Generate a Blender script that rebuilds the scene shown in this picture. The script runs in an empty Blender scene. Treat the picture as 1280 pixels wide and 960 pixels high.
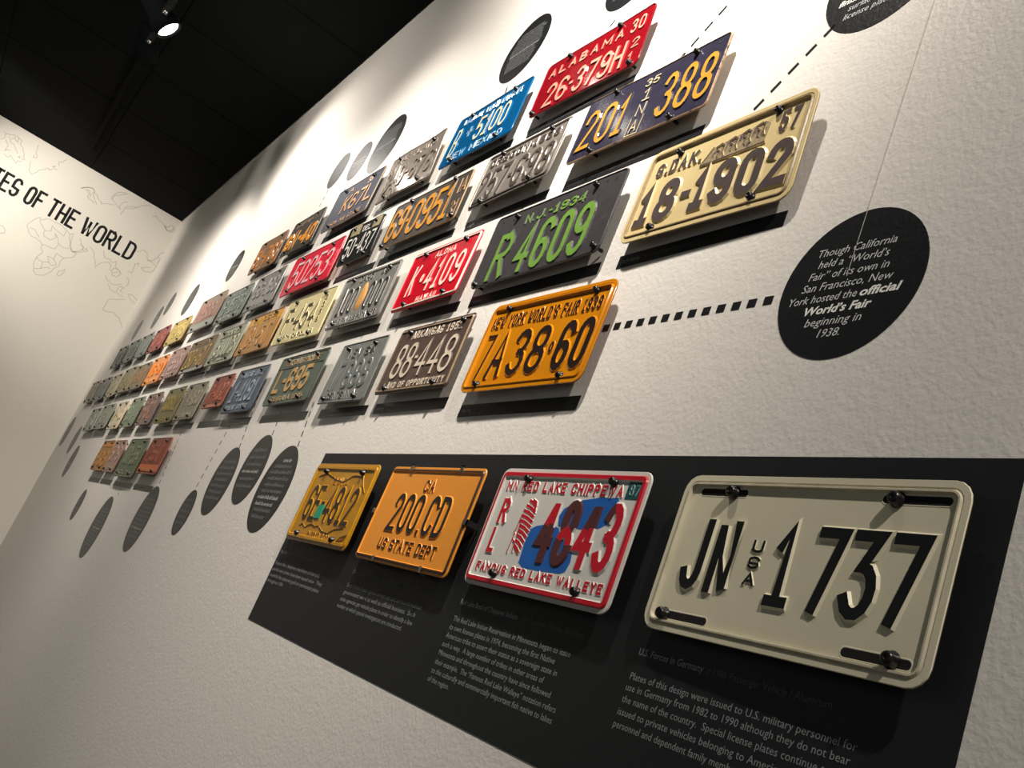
import bpy, bmesh, math, random
from mathutils import Vector, Matrix

# ------------------------------------------------------------------ scene, camera, light
S = bpy.context.scene
COL = S.collection
S.view_settings.view_transform = 'Standard'
S.view_settings.look = 'None'
S.view_settings.exposure = 0.0
S.view_settings.gamma = 1.0
S.view_settings.use_curve_mapping = False

# metres; the plate wall is the plane y = 0 (the room is on its -y side), x runs along it,
# z = 0 is the camera's height band
FOCAL = 1209.471          # pixels at 1280 wide
RV = (-0.47073498, 0.19538037, -1.01536977)
CAM = (-0.02714982, -0.61349162, 0.01761995)
cd = bpy.data.cameras.new('camera')
cam = bpy.data.objects.new('camera', cd)
COL.objects.link(cam)
S.camera = cam
cd.sensor_width = 36.0
cd.lens = FOCAL * 36.0 / 1280.0
cd.clip_start = 0.02
cd.clip_end = 60
_rv = Vector(RV)
R = Matrix.Rotation(_rv.length, 3, _rv.normalized())
M = Matrix(((1, 0, 0), (0, 0, -1), (0, 1, 0))) @ R           # world -> image axes (right, down, forward)
rot = Matrix((M[0], -M[1], -M[2])).transposed()
cam.matrix_world = Matrix.Translation(CAM) @ rot.to_4x4()

W = bpy.data.worlds.new('world')
S.world = W
W.use_nodes = True
W.node_tree.nodes['Background'].inputs[0].default_value = (0.93, 1.0, 1.0, 1)
W.node_tree.nodes['Background'].inputs[1].default_value = 0.11

CEIL = 1.954
FLOOR = -1.47
ENDX = -6.425
RIGHTX = 2.2
TRACK_Y = -0.67
WARM = (1.0, 0.915, 0.83)


def spot(name, loc, target, power, size=60, blend=0.6, r=0.03, color=WARM):
    d = bpy.data.lights.new(name, 'SPOT')
    d.energy = power
    d.spot_size = math.radians(size)
    d.spot_blend = blend
    d.shadow_soft_size = r
    d.color = color
    o = bpy.data.objects.new(name, d)
    COL.objects.link(o)
    o.location = loc
    o.rotation_euler = (Vector(target) - Vector(loc)).to_track_quat('-Z', 'Y').to_euler()
    return o


# track heads: (x and y of the head, target point, watts, beam, blend)
HEADS = [
    (-0.90, TRACK_Y, (-1.52, 0.0, 1.14), 214, 116, 1.0),
    (-2.37, TRACK_Y, (-2.55, 0.0, 0.60), 52, 105, 1.0),
    (-3.72, TRACK_Y, (-3.55, 0.0, 1.28), 50, 108, 1.0),
    (-4.02, TRACK_Y, (-4.80, 0.0, 0.36), 116, 106, 1.0),
    (0.63, TRACK_Y, (-1.19, 0.0, -0.07), 116, 111, 1.0),
    (-5.10, -1.62, (-6.42, -0.62, 1.50), 140, 62, 1.0),
    (-3.05, -1.62, (-3.60, 0.0, 1.55), 52, 84, 1.0),  # added fill head out of view, brightens the far upper plate wall
]
for i, (hx, hy, tg, pw, sz, bl) in enumerate(HEADS):
    hp = Vector((hx, hy, CEIL - 0.17))
    dv = (Vector(tg) - hp).normalized()
    spot('track_spot', hp + dv * 0.075, tg, pw, sz, bl, 0.03 if hy == TRACK_Y else 0.09)

# ------------------------------------------------------------------ helpers
PI = math.pi


def tag(o, label=None, cat=None, group=None, kind=None):
    if label: o['label'] = label
    if cat: o['category'] = cat
    if group: o['group'] = group
    if kind: o['kind'] = kind
    return o


def empty(name, loc):
    o = bpy.data.objects.new(name, None)
    o.empty_display_size = 0.02
    o.location = loc
    COL.objects.link(o)
    return o


class MB:
    """collects vertices and faces; build() links them as one mesh object"""
    def __init__(s):
        s.v = []; s.f = []; s.m = []; s.sm = []

    def add(s, vs, fs, mi=0, smooth=False):
        k = len(s.v)
        s.v += [tuple(p) for p in vs]
        for f in fs:
            s.f.append([k + i for i in f]); s.m.append(mi); s.sm.append(smooth)

    def box(s, a, b, mi=0):
        x0, y0, z0 = a; x1, y1, z1 = b
        vs = [(x0, y0, z0), (x1, y0, z0), (x1, y1, z0), (x0, y1, z0), (x0, y0, z1), (x1, y0, z1), (x1, y1, z1), (x0, y1, z1)]
        s.add(vs, [(0, 3, 2, 1), (4, 5, 6, 7), (0, 1, 5, 4), (1, 2, 6, 5), (2, 3, 7, 6), (3, 0, 4, 7)], mi)

    def lathe(s, prof, n=12, mi=0, mat=None, smooth=True):
        """profile of (radius, height) turned round the local -y axis (height grows towards the room)"""
        k = []
        for r, h in prof:
            for i in range(n):
                a = 2 * PI * i / n
                p = Vector((r * math.cos(a), -h, r * math.sin(a)))
                if mat: p = mat @ p
                k.append(p)
        fs = []
        for j in range(len(prof) - 1):
            for i in range(n):
                q = (i + 1) % n
                fs.append((j * n + i, j * n + q, (j + 1) * n + q, (j + 1) * n + i))
        fs.append([i for i in range(n)][::-1]); fs.append([(len(prof) - 1) * n + i for i in range(n)])
        s.add(k, fs, mi, smooth)

    def mesh(s, name, mats):
        me = bpy.data.meshes.new(name)
        me.from_pydata(s.v, [], s.f)
        for m in mats: me.materials.append(m)
        me.polygons.foreach_set('material_index', s.m)
        me.polygons.foreach_set('use_smooth', s.sm)
        me.update()
        return me

    def build(s, name, mats, parent=None, loc=(0, 0, 0)):
        if not isinstance(mats, (list, tuple)): mats = [mats]
        o = bpy.data.objects.new(name, s.mesh(name, mats))
        COL.objects.link(o)
        o.location = loc
        if parent: o.parent = parent
        return o


def lin(c):
    return tuple(((v / 255) / 12.92 if v <= 10 else (((v / 255) + 0.055) / 1.055) ** 2.4) for v in c)


_mc = {}


def paint(rgb, rough=0.4, wear=0.0, wearcol=(90, 70, 50), bump=0.15, scale=90, metal=0.0, tone=0.12, coat=0.0):
    """enamel, tin or plastic; wear mixes in patches of another colour of the thing itself"""
    key = (rgb, rough, wear, wearcol, bump, scale, metal, tone, coat)
    if key in _mc: return _mc[key]
    m = bpy.data.materials.new('paint')
    m.use_nodes = True
    nt = m.node_tree; N = nt.nodes; L = nt.links
    b = N['Principled BSDF']
    tc = N.new('ShaderNodeTexCoord')
    n1 = N.new('ShaderNodeTexNoise'); n1.inputs['Scale'].default_value = scale; n1.inputs['Detail'].default_value = 5
    L.new(tc.outputs['Object'], n1.inputs['Vector'])
    c = lin(rgb)
    r1 = N.new('ShaderNodeValToRGB')
    r1.color_ramp.elements[0].position = 0.3; r1.color_ramp.elements[1].position = 0.7
    r1.color_ramp.elements[0].color = (*[v * (1 - tone) for v in c], 1)
    r1.color_ramp.elements[1].color = (*[min(1, v * (1 + tone)) for v in c], 1)
    L.new(n1.outputs['Fac'], r1.inputs['Fac'])
    out = r1.outputs['Color']
    if wear > 0:
        n2 = N.new('ShaderNodeTexNoise'); n2.inputs['Scale'].default_value = scale * 0.55; n2.inputs['Detail'].default_value = 8
        n2.inputs['Roughness'].default_value = 0.7
        L.new(tc.outputs['Object'], n2.inputs['Vector'])
        r2 = N.new('ShaderNodeValToRGB')
        p = 0.72 - 0.34 * wear
        r2.color_ramp.elements[0].position = p; r2.color_ramp.elements[1].position = p + 0.07
        L.new(n2.outputs['Fac'], r2.inputs['Fac'])
        mx = N.new('ShaderNodeMix'); mx.data_type = 'RGBA'
        L.new(r2.outputs['Color'], mx.inputs[0]); L.new(out, mx.inputs[6])
        mx.inputs[7].default_value = (*lin(wearcol), 1)
        out = mx.outputs[2]
    L.new(out, b.inputs['Base Color'])
    b.inputs['Roughness'].default_value = rough
    b.inputs['Metallic'].default_value = metal
    if coat: b.inputs['Coat Weight'].default_value = coat; b.inputs['Coat Roughness'].default_value = 0.12
    if bump:
        bp = N.new('ShaderNodeBump'); bp.inputs['Strength'].default_value = bump; bp.inputs['Distance'].default_value = 0.002
        L.new(n1.outputs['Fac'], bp.inputs['Height']); L.new(bp.outputs['Normal'], b.inputs['Normal'])
    _mc[key] = m
    return m


def wallpaint(name, rgb, rough, strength, spec=0.5, bumpscale=170.0):
    """painted plaster with roller stipple; the vinyl stuck on it shows the same stipple"""
    m = bpy.data.materials.new(name); m.use_nodes = True
    nt = m.node_tree; N = nt.nodes; L = nt.links
    b = N['Principled BSDF']
    b.inputs['Base Color'].default_value = (*lin(rgb), 1)
    b.inputs['Roughness'].default_value = rough
    b.inputs['Specular IOR Level'].default_value = spec
    g = N.new('ShaderNodeNewGeometry')
    n1 = N.new('ShaderNodeTexNoise'); n1.inputs['Scale'].default_value = bumpscale; n1.inputs['Detail'].default_value = 4
    n2 = N.new('ShaderNodeTexNoise'); n2.inputs['Scale'].default_value = bumpscale * 0.28; n2.inputs['Detail'].default_value = 3
    L.new(g.outputs['Position'], n1.inputs['Vector']); L.new(g.outputs['Position'], n2.inputs['Vector'])
    ad = N.new('ShaderNodeMath'); ad.operation = 'ADD'
    L.new(n1.outputs['Fac'], ad.inputs[0]); L.new(n2.outputs['Fac'], ad.inputs[1])
    bp = N.new('ShaderNodeBump'); bp.inputs['Strength'].default_value = strength; bp.inputs['Distance'].default_value = 0.0016
    L.new(ad.outputs[0], bp.inputs['Height']); L.new(bp.outputs['Normal'], b.inputs['Normal'])
    return m


M_WALL = wallpaint('wall_paint', (226, 222, 214), 0.44, 0.40)
M_WALL2 = wallpaint('end_wall_paint', (222, 218, 206), 0.55, 0.25)
M_VINYL = wallpaint('black_vinyl', (26, 28, 30), 0.34, 0.32, 0.5)
M_PANEL = wallpaint('black_panel', (27, 29, 31), 0.5, 0.12, 0.4)
M_FLOOR = wallpaint('floor', (120, 112, 100), 0.6, 0.2)
M_CEIL = wallpaint('ceiling_black', (10, 13, 15), 0.95, 0.3, 0.08)
M_INKW = paint((196, 198, 196), 0.6, bump=0, tone=0)
M_INKG = paint((150, 154, 156), 0.6, bump=0, tone=0)
M_INKD = paint((92, 96, 98), 0.6, bump=0, tone=0)
M_INKB = paint((20, 18, 18), 0.6, bump=0, tone=0)
M_BOLT = paint((14, 14, 15), 0.3, bump=0, tone=0)
M_BLACK = paint((16, 16, 17), 0.45, bump=0, tone=0)
M_CHROME = paint((205, 205, 200), 0.22, bump=0, tone=0, metal=1.0)
M_HOLE = paint((6, 6, 7), 0.8, bump=0, tone=0)

# ------------------------------------------------------------------ the room shell
def slab(name, a, b, m, parent=None):
    k = MB(); k.box(a, b); o = k.build(name, m, parent)
    if parent is None: o['kind'] = 'structure'
    return o


slab('wall_right', (ENDX, 0, FLOOR), (RIGHTX, 0.12, CEIL + 0.1), M_WALL)
k = MB(); k.box((-.6523, -.0008, .50), (-.6517, 0, 1.6)); k.build('trim_1', wallpaint('seam', (186, 182, 172), .5, .2))['kind'] = 'structure'
slab('wall_back', (ENDX - 0.12, -4.2, FLOOR), (ENDX, 0.12, CEIL + 0.1), M_WALL2)
slab('floor', (ENDX - 0.12, -4.2, FLOOR - 0.1), (RIGHTX, 0.12, FLOOR), M_FLOOR)
ceil = slab('ceiling', (ENDX - 0.12, -4.2, CEIL + 0.03), (RIGHTX, 0.12, CEIL + 0.1), M_CEIL)
tile = MB(); t = 0.61; g = 0.0015
tile.add([(g, g, 0.03), (t - g, g, 0.03), (t - g, t - g, 0.03), (g, t - g, 0.03), (g, g, 0.002), (t - g, g, 0.002), (t - g, t - g, 0.002), (g, t - g, 0.002),
          (g + .004, g + .004, 0), (t - g - .004, g + .004, 0), (t - g - .004, t - g - .004, 0), (g + .004, t - g - .004, 0)],
         [(0, 1, 5, 4), (1, 2, 6, 5), (2, 3, 7, 6), (3, 0, 4, 7), (4, 5, 9, 8), (5, 6, 10, 9), (6, 7, 11, 10), (7, 4, 8, 11), (11, 10, 9, 8)])
tm = tile.mesh('ceiling_tile', [M_CEIL])
for i in range(14):
    for j in range(6):
        o = bpy.data.objects.new('ceiling_tile', tm); COL.objects.link(o)
        o.parent = ceil
        o.location = (ENDX + i * t, -0.003 - (j + 1) * t, CEIL)
k = MB()
k.box((ENDX, -4.2, FLOOR), (ENDX + 0.012, -0.012, FLOOR + 0.1)); k.build('baseboard_back', M_BLACK)['kind'] = 'structure'
k = MB()
k.box((ENDX, -0.012, FLOOR), (RIGHTX, 0, FLOOR + 0.1)); k.build('baseboard_right', M_BLACK)['kind'] = 'structure'

# ------------------------------------------------------------------ stroke alphabet of the stamped plates
def A(cx, cy, rx, ry, a0, a1, n=7):
    return [(cx + rx * math.cos(math.radians(a0 + (a1 - a0) * i / n)), cy + ry * math.sin(math.radians(a0 + (a1 - a0) * i / n))) for i in range(n + 1)]


def rr(x0, y0, x1, y1, ry, rx=None):
    rx = (x1 - x0) / 2 if rx is None else rx
    p = A(x1 - rx, y1 - ry, rx, ry, 0, 90, 4) + A(x0 + rx, y1 - ry, rx, ry, 90, 180, 4) + A(x0 + rx, y0 + ry, rx, ry, 180, 270, 4) + A(x1 - rx, y0 + ry, rx, ry, 270, 360, 4)
    q = [p[0]]
    for a in p[1:]:
        if abs(a[0] - q[-1][0]) + abs(a[1] - q[-1][1]) > 1e-4: q.append(a)
    if abs(q[0][0] - q[-1][0]) + abs(q[0][1] - q[-1][1]) < 1e-4: q.pop()
    return ('c', q)


_six = A(.5, .76, .5, .24, 15, 180, 6) + A(.5, .27, .5, .27, 180, 540, 14)
G = {
    '0': [rr(0, 0, 1, 1, .24)], '1': [[(.12, .76), (.52, 1), (.52, 0)], [(.1, 0), (.94, 0)]], 'l': [[(.5, 1), (.5, 0)]],
    '2': [A(.5, .74, .5, .26, 175, -15, 9) + [(0, 0), (1, 0)]],
    '3': [A(.5, .755, .46, .245, 160, -90, 9), A(.5, .255, .5, .255, 90, -160, 9)],
    'z': [[(0, 1), (.96, 1), (.42, .6)] + A(.45, .3, .55, .3, 90, -155, 9)],
    '4': [[(.72, 0), (.72, 1), (0, .3), (1, .3)]],
    '5': [[(.95, 1), (.08, 1), (.02, .54)] + A(.48, .3, .52, .32, 120, -155, 9)],
    '6': [_six], '7': [[(0, 1), (1, 1), (.32, 0)]],
    '8': [rr(.06, .5, .94, 1, .2), rr(0, 0, 1, .5, .21)],
    '9': [[(1 - x, 1 - y) for x, y in _six]],
    'A': [[(0, 0), (.5, 1), (1, 0)], [(.17, .33), (.83, .33)]],
    'B': [[(0, 0), (0, 1), (.5, 1)] + A(.5, .76, .42, .24, 90, -90, 5) + [(0, .52)], [(.5, .52)] + A(.5, .26, .5, .26, 90, -90, 5) + [(0, 0)]],
    'C': [A(.5, .76, .5, .24, 10, 180, 6) + A(.5, .24, .5, .24, 180, 350, 6)],
    'D': [('c', [(0, 0), (0, 1), (.4, 1)] + A(.5, .75, .5, .25, 70, 0, 3) + A(.5, .25, .5, .25, 0, -70, 3) + [(.4, 0)])],
    'E': [[(1, 1), (0, 1), (0, 0), (1, 0)], [(0, .52), (.8, .52)]], 'F': [[(1, 1), (0, 1), (0, 0)], [(0, .52), (.8, .52)]],
    'G': [A(.5, .76, .5, .24, 10, 180, 6) + A(.5, .24, .5, .24, 180, 360, 6) + [(1, .46), (.55, .46)]],
    'H': [[(0, 0), (0, 1)], [(1, 0), (1, 1)], [(0, .5), (1, .5)]], 'I': [[(.5, 0), (.5, 1)]],
    'J': [[(1, 1), (1, .25)] + A(.5, .24, .5, .24, 0, -170, 6)], 'K': [[(0, 0), (0, 1)], [(1, 1), (0, .42)], [(.3, .6), (1, 0)]],
    'L': [[(0, 1), (0, 0), (1, 0)]], 'M': [[(0, 0), (0, 1), (.5, .3), (1, 1), (1, 0)]], 'N': [[(0, 0), (0, 1), (1, 0), (1, 1)]],
    'O': [rr(0, 0, 1, 1, .22)], 'P': [[(0, 0), (0, 1), (.5, 1)] + A(.5, .75, .5, .25, 90, -90, 6) + [(0, .5)]],
    'Q': [rr(0, 0, 1, 1, .22), [(.6, .25), (1, 0)]],
    'R': [[(0, 0), (0, 1), (.5, 1)] + A(.5, .75, .5, .25, 90, -90, 6) + [(0, .5)], [(.45, .5), (1, 0)]],
    'S': [A(.5, .76, .5, .24, 15, 180, 6) + A(.5, .5, .5, .1, 200, 270, 2)[0:1] + [(.95, .42)] + A(.5, .24, .5, .24, 0, -165, 6)],
    'T': [[(0, 1), (1, 1)], [(.5, 1), (.5, 0)]], 'U': [[(0, 1), (0, .24)] + A(.5, .24, .5, .24, 180, 360, 7) + [(1, 1)]],
    'V': [[(0, 1), (.5, 0), (1, 1)]], 'W': [[(0, 1), (.26, 0), (.5, .9), (.74, 0), (1, 1)]], 'X': [[(0, 0), (1, 1)], [(0, 1), (1, 0)]],
    'Y': [[(0, 1), (.5, .5), (1, 1)], [(.5, .5), (.5, 0)]], 'Z': [[(0, 1), (1, 1), (0, 0), (1, 0)]],
    '-': [[(0, .5), (1, .5)]], '.': [[(.3, 0), (.7, 0)]], "'": [[(.6, 1), (.4, .8)]], '/': [[(0, 0), (1, 1)]], '*': [rr(.2, .4, .8, .6, .1)],
}
WD = {'1': .72, 'l': .22, 'I': .24, '-': .55, '.': .25, "'": .25, ' ': .55, 'M': 1.25, 'W': 1.35, '*': .4, 'i': .2, '/': .7}


def sweep(mb, pts, hw, z0, z1, ms, mt, fn, closed=False, slope=None):
    """stroke: flat painted top (mt) between sloping shoulders (ms); fn maps (x, z, out) to a point"""
    s = hw * 0.45 if slope is None else slope
    n = len(pts)
    if n < 2: return
    rows = []
    for i in range(n):
        a = pts[(i - 1) % n] if (closed or i > 0) else None
        b = pts[i]
        c = pts[(i + 1) % n] if (closed or i < n - 1) else None
        def nrm(p, q):
            dx, dz = q[0] - p[0], q[1] - p[1]; l = math.hypot(dx, dz) or 1e-9
            return (-dz / l, dx / l)
        if a is None: nx, nz = nrm(b, c); k = 1
        elif c is None: nx, nz = nrm(a, b); k = 1
        else:
            n1 = nrm(a, b); n2 = nrm(b, c)
            nx, nz = n1[0] + n2[0], n1[1] + n2[1]; l = math.hypot(nx, nz)
            if l < 0.35: nx, nz = n1; k = 1
            else:
                nx /= l; nz /= l; k = min(1.9, 1 / max(.3, nx * n1[0] + nz * n1[1]))
        row = []
        for off, h in ((-(hw + s), z0), (-hw, z1), (hw, z1), (hw + s, z0)):
            row.append((b[0] + nx * off * k, b[1] + nz * off * k, h))
        rows.append(row)
    if not closed:                                   # lengthen the ends by the half width
        for e, o_ in ((0, 1), (-1, -2)):
            dx, dz = pts[e][0] - pts[o_][0], pts[e][1] - pts[o_][1]; l = math.hypot(dx, dz) or 1e-9
            ex, ez = dx / l * hw, dz / l * hw
            rows[e] = [(p[0] + ex, p[1] + ez, p[2]) for p in rows[e]]
    vs = [fn(*p) for r_ in rows for p in r_]
    fs = []; fm = []
    m = n if closed else n - 1
    for i in range(m):
        j = (i + 1) % n
        for q in range(3):
            fs.append((i * 4 + q, j * 4 + q, j * 4 + q + 1, i * 4 + q + 1)); fm.append(mt if q == 1 else ms)
    if not closed:
        fs.append((0, 1, 2, 3)); fm.append(ms); k = (n - 1) * 4; fs.append((k + 3, k + 2, k + 1, k)); fm.append(ms)
    for f, q in zip(fs, fm): mb.add([], [], 0)
    k = len(mb.v); mb.v += vs
    for f, q in zip(fs, fm): mb.f.append([k + i for i in f]); mb.m.append(q); mb.sm.append(False)


def densify(p, closed, step):
    q = []
    m = len(p) if closed else len(p) - 1
    for i in range(m):
        a = p[i]; b = p[(i + 1) % len(p)]
        n = max(1, int(math.hypot(b[0] - a[0], b[1] - a[1]) / step))
        for j in range(n): q.append((a[0] + (b[0] - a[0]) * j / n, a[1] + (b[1] - a[1]) * j / n))
    if not closed: q.append(p[-1])
    return q


def glyph(mb, ch, x, z, w, h, th, z0, z1, ms, mt, fn, step=None, slant=0.0):
    """draw ch with its lower left at (x, z), w wide, h high, stroke th"""
    if ch not in G: return
    for st in G[ch]:
        cl = isinstance(st, tuple)
        p = st[1] if cl else st
        q = []
        for a, b in p:
            px = x + th / 2 + a * max(1e-5, w - th); pz = z + th / 2 + b * (h - th)
            q.append((px + slant * (pz - z), pz))
        if step: q = densify(q, cl, step)
        sweep(mb, q, th / 2, z0, z1, ms, mt, fn, cl)


def layout(text, x0, x1, gap=.22):
    ws = [WD.get(c, 1.0) for c in text]
    u = (x1 - x0) / (sum(ws) + gap * (len(ws) - 1))
    o = []; x = x0
    for c, w in zip(text, ws):
        o.append((c, x, w * u)); x += (w + gap) * u
    return o


def line(mb, text, x0, x1, z, h, th, z0, z1, ms, mt, fn, gap=.22, slant=0.0):
    for c, x, w in layout(text, x0, x1, gap):
        if c == '-' : glyph(mb, c, x, z, w, h, th, z0, z1, ms, mt, fn)
        elif c != ' ': glyph(mb, c, x, z, max(w, th * 1.01), h, th, z0, z1, ms, mt, fn, slant=slant)


# ------------------------------------------------------------------ printed text (flat, on vinyl)
_tc = {}


def textmesh(s, bold=0.0, shear=0.0):
    key = (s, bold, shear)
    if key in _tc: return _tc[key]
    c = bpy.data.curves.new('t', 'FONT')
    c.body = s; c.size = 1.0; c.offset = bold; c.shear = shear; c.resolution_u = 2
    o = bpy.data.objects.new('t', c)
    me = bpy.data.meshes.new_from_object(o)
    vs = [(v.co.x, v.co.y) for v in me.vertices]; fs = [list(p.vertices) for p in me.polygons]
    bpy.data.meshes.remove(me); bpy.data.objects.remove(o); bpy.data.curves.remove(c)
    _tc[key] = (vs, fs)
    return vs, fs


def put_text(mb, s, x0, x1, z, cap, y, mi=0, bold=0.0, shear=0.0):
    """s printed on the plate wall from x0 to x1 (baseline z, cap height cap) at depth y"""
    vs, fs = textmesh(s, bold, shear)
    if not vs: return
    a = min(v[0] for v in vs); b = max(v[0] for v in vs)
    sx = (x1 - x0) / (b - a); sz = cap / 0.70
    mb.add([(x0 + (v[0] - a) * sx, y, z + v[1] * sz) for v in vs], fs, mi)


def text_width(s, cap, cond=1.0, shear=0.0):
    vs, _ = textmesh(s, 0.0, shear)
    return (max(v[0] for v in vs) - min(v[0] for v in vs)) * cap / 0.70 * cond


# ------------------------------------------------------------------ bolts
bm_ = MB()
bm_.lathe([(.0035, -.0175), (.0035, 0), (.0078, 0), (.0080, .0014), (.0066, .0024), (.0062, .0062), (.0052, .0082), (.0024, .0092), (.0020, .0082)], 14)
BOLT = bm_.mesh('bolt', [M_BOLT])
bs_ = MB()
bs_.lathe([(.0035, -.0175), (.0035, 0), (.0074, 0), (.0066, .003), (.005, .007), (.002, .008)], 8)
BOLT_S = bs_.mesh('bolt', [M_BOLT])

GAP = 0.018


class Plate:
    def __init__(s, x, z, w, h, d, base, rim=None, style='bead', r=.012, label='', group=None, edge=None, wob=0.0, seed=1):
        s.w, s.h, s.d = w, h, d
        s.e = empty('license_plate', (x + w / 2, -GAP, z - h / 2))
        tag(s.e, label, 'license plate', group)
        s.base = base
        s.rim = rim or base
        s.edge = edge or base
        s.lv = -.0020 if style == 'lip' else 0.0
        rnd = random.Random(seed)
        s.wv = [(rnd.uniform(-1, 1), rnd.uniform(9, 30), rnd.uniform(9, 30), rnd.uniform(0, 6)) for _ in range(3)] if wob else []
        s.wob = wob
        prof = {
            'lip': [(0, -.0008, 0), (.0006, .0002, 0), (.0060, .0002, 0), (.0072, -.0006, 1), (.0084, .0016, 1), (.0100, .0016, 1), (.0110, -.0020, 1)],
            'bead': [(0, -.0008, 0), (.0006, 0, 0), (.0036, 0, 0), (.0050, .0019, 1), (.0074, .0019, 1), (.0088, 0, 0)],
            'wide': [(0, -.0008, 0), (.0006, 0, 0), (.0048, 0, 0), (.0062, .0022, 1), (.0108, .0022, 1), (.0124, 0, 0)],
            'plain': [(0, -.0008, 0), (.0006, .0006, 1), (.0022, .0012, 1), (.0036, 0, 0)],
        }[style]
        ins = prof[-1][0]
        rings = [(.012, -.0060, 2), (0, -.0018, 2)] + list(prof)
        m = min(w, h) / 2
        for f in (.12, .3, .5, .7, .9): rings.append((ins + (m - ins) * f, s.lv, 0))
        mb = MB()
        hw, hh = w / 2, h / 2
        n = 0; vs = []
        per = None
        for (i_, out, mi) in rings:
            a, b = hw - i_, hh - i_
            rr_ = max(.0008, min(r - i_ if r > i_ + .003 else .003, b * .95))
            ring = []
            for cx, cz, a0 in ((a - rr_, b - rr_, 0), (-a + rr_, b - rr_, 90), (-a + rr_, -b + rr_, 180), (a - rr_, -b + rr_, 270)):
                for q in range(5):
                    an = math.radians(a0 + q * 22.5)
                    ring.append((cx + rr_ * math.cos(an), cz + rr_ * math.sin(an)))
            # extra points along the straight sides so that the sheet can bend
            full = []
            for q in range(20):
                full.append(ring[q])
                if q % 5 == 4:
                    nx_ = ring[(q + 1) % 20]
                    k = 6 if q in (4, 14) else 3
                    for j in range(1, k): full.append((ring[q][0] + (nx_[0] - ring[q][0]) * j / k, ring[q][1] + (nx_[1] - ring[q][1]) * j / k))
            per = len(full)
            vs += [s.fn(px, pz, out) for px, pz in full]
        fs = []; fm = []
        for k in range(len(rings) - 1):
            for j in range(per):
                q = (j + 1) % per
                fs.append((k * per + j, (k + 1) * per + j, (k + 1) * per + q, k * per + q)); fm.append(rings[k + 1][2] if k > 1 else 2)
        k = (len(rings) - 1) * per
        def mirror(j): return min(range(per), key=lambda i: abs(full[i][0] - full[j][0]) + abs(full[i][1] + full[j][1]))
        for j in range(per):
            q = (j + 1) % per
            if full[j][1] > 1e-6 and full[q][1] > 1e-6:
                jm = mirror(j); qm = mirror(q)
                if jm is not None and qm is not None:
                    fs.append((k + j, k + jm, k + qm, k + q)); fm.append(0)
                    fs.append((q, qm, jm, j)); fm.append(2)
        mb.v = vs; mb.f = [list(f)[::-1] for f in fs]; mb.m = fm; mb.sm = [True] * len(fs)
        s.sheet = mb.build('sheet', [s.base, s.rim, s.edge], s.e)
        s.sheet.data.set_sharp_from_angle(angle=math.radians(32))

    bolt_size = .76

    def bend(s, px, pz):
        u = px / s.w + .5; v = .5 - pz / s.h
        d = s.d
        b = d[0] * (1 - u) * (1 - v) + d[1] * u * (1 - v) + d[2] * u * v + d[3] * (1 - u) * v
        for a, fx, fz, ph in s.wv: b += s.wob * a * math.sin(fx * px + fz * pz + ph)
        return b

    def fn(s, px, pz, out):
        return (px, -(out + s.bend(px, pz)), pz)

    def X(s, u): return (u - .5) * s.w
    def Z(s, v): return (.5 - v) * s.h

    def chars(s, text, u0, u1, v0, v1, top, th=.0105, up=.0016, side=None, gap=.22, join=False, zone=None, zmat=None, slope=None, name=None, lab=None):
        x0, x1 = s.X(u0), s.X(u1); zb = s.Z(v1); h = s.Z(v0) - zb
        mats = [side or s.base, top] + ([zmat] if zmat else [])
        mb = MB()
        for c, x, w in layout(text, x0, x1, gap):
            if c == ' ': continue
            if not join: mb = MB()
            ww = max(w, th * 1.02)
            if c in '.*' and True:
                t2 = th
                glyph(mb, c, x, zb if c == '.' else zb, ww, h, t2, s.lv, s.lv + up, 0, 1, s.fn)
            else:
                glyph(mb, c, x, zb, ww, h, th, s.lv, s.lv + up, 0, 1, s.fn, step=.004 if zone else None)
            if zone:
                for i, f in enumerate(mb.f):
                    cx = sum(mb.v[q][0] for q in f) / len(f); cz = sum(mb.v[q][2] for q in f) / len(f)
                    if any(inside(cx, cz, z_) for z_ in zone): mb.m[i] = 2
            if not join:
                o = mb.build(name or ('numeral' if c.isdigit() or c in 'zl' else ('dash' if c in '-*.' else 'letter')), mats, s.e)
                if lab: o['label'] = lab
        if join:
            o = mb.build(name or 'lettering', mats, s.e)
            if lab: o['label'] = lab
        return s

    def small(s, text, u0, u1, v0, v1, top, th=.0022, up=.0009, side=None, gap=.3, name='lettering'):
        return s.chars(text, u0, u1, v0, v1, top, th, up, side, gap, True, name=name)

    def strokes(s, lines, top, th=.0025, up=.001, name='raised_line', closed=False, side=None):
        mb = MB()
        for p in lines:
            sweep(mb, [(s.X(a), s.Z(b)) for a, b in p], th / 2, s.lv, s.lv + up, 0, 1, s.fn, closed)
        return mb.build(name, [side or s.base, top], s.e)

    def patch(s, pts, m, out=.0003, name='patch', lab=None):
        """thin sticker or printed area: a polygon with its own thickness"""
        mb = MB(); n = len(pts)
        q = [(s.X(a), s.Z(b)) for a, b in pts]
        vs = [s.fn(a, b, s.lv + out) for a, b in q] + [s.fn(a, b, s.lv - .0001) for a, b in q]
        mb.add(vs, [list(range(n))] + [(i, (i + 1) % n, n + (i + 1) % n, n + i) for i in range(n)])
        o = mb.build(name, m, s.e)
        if lab: o['label'] = lab
        return o

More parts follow.
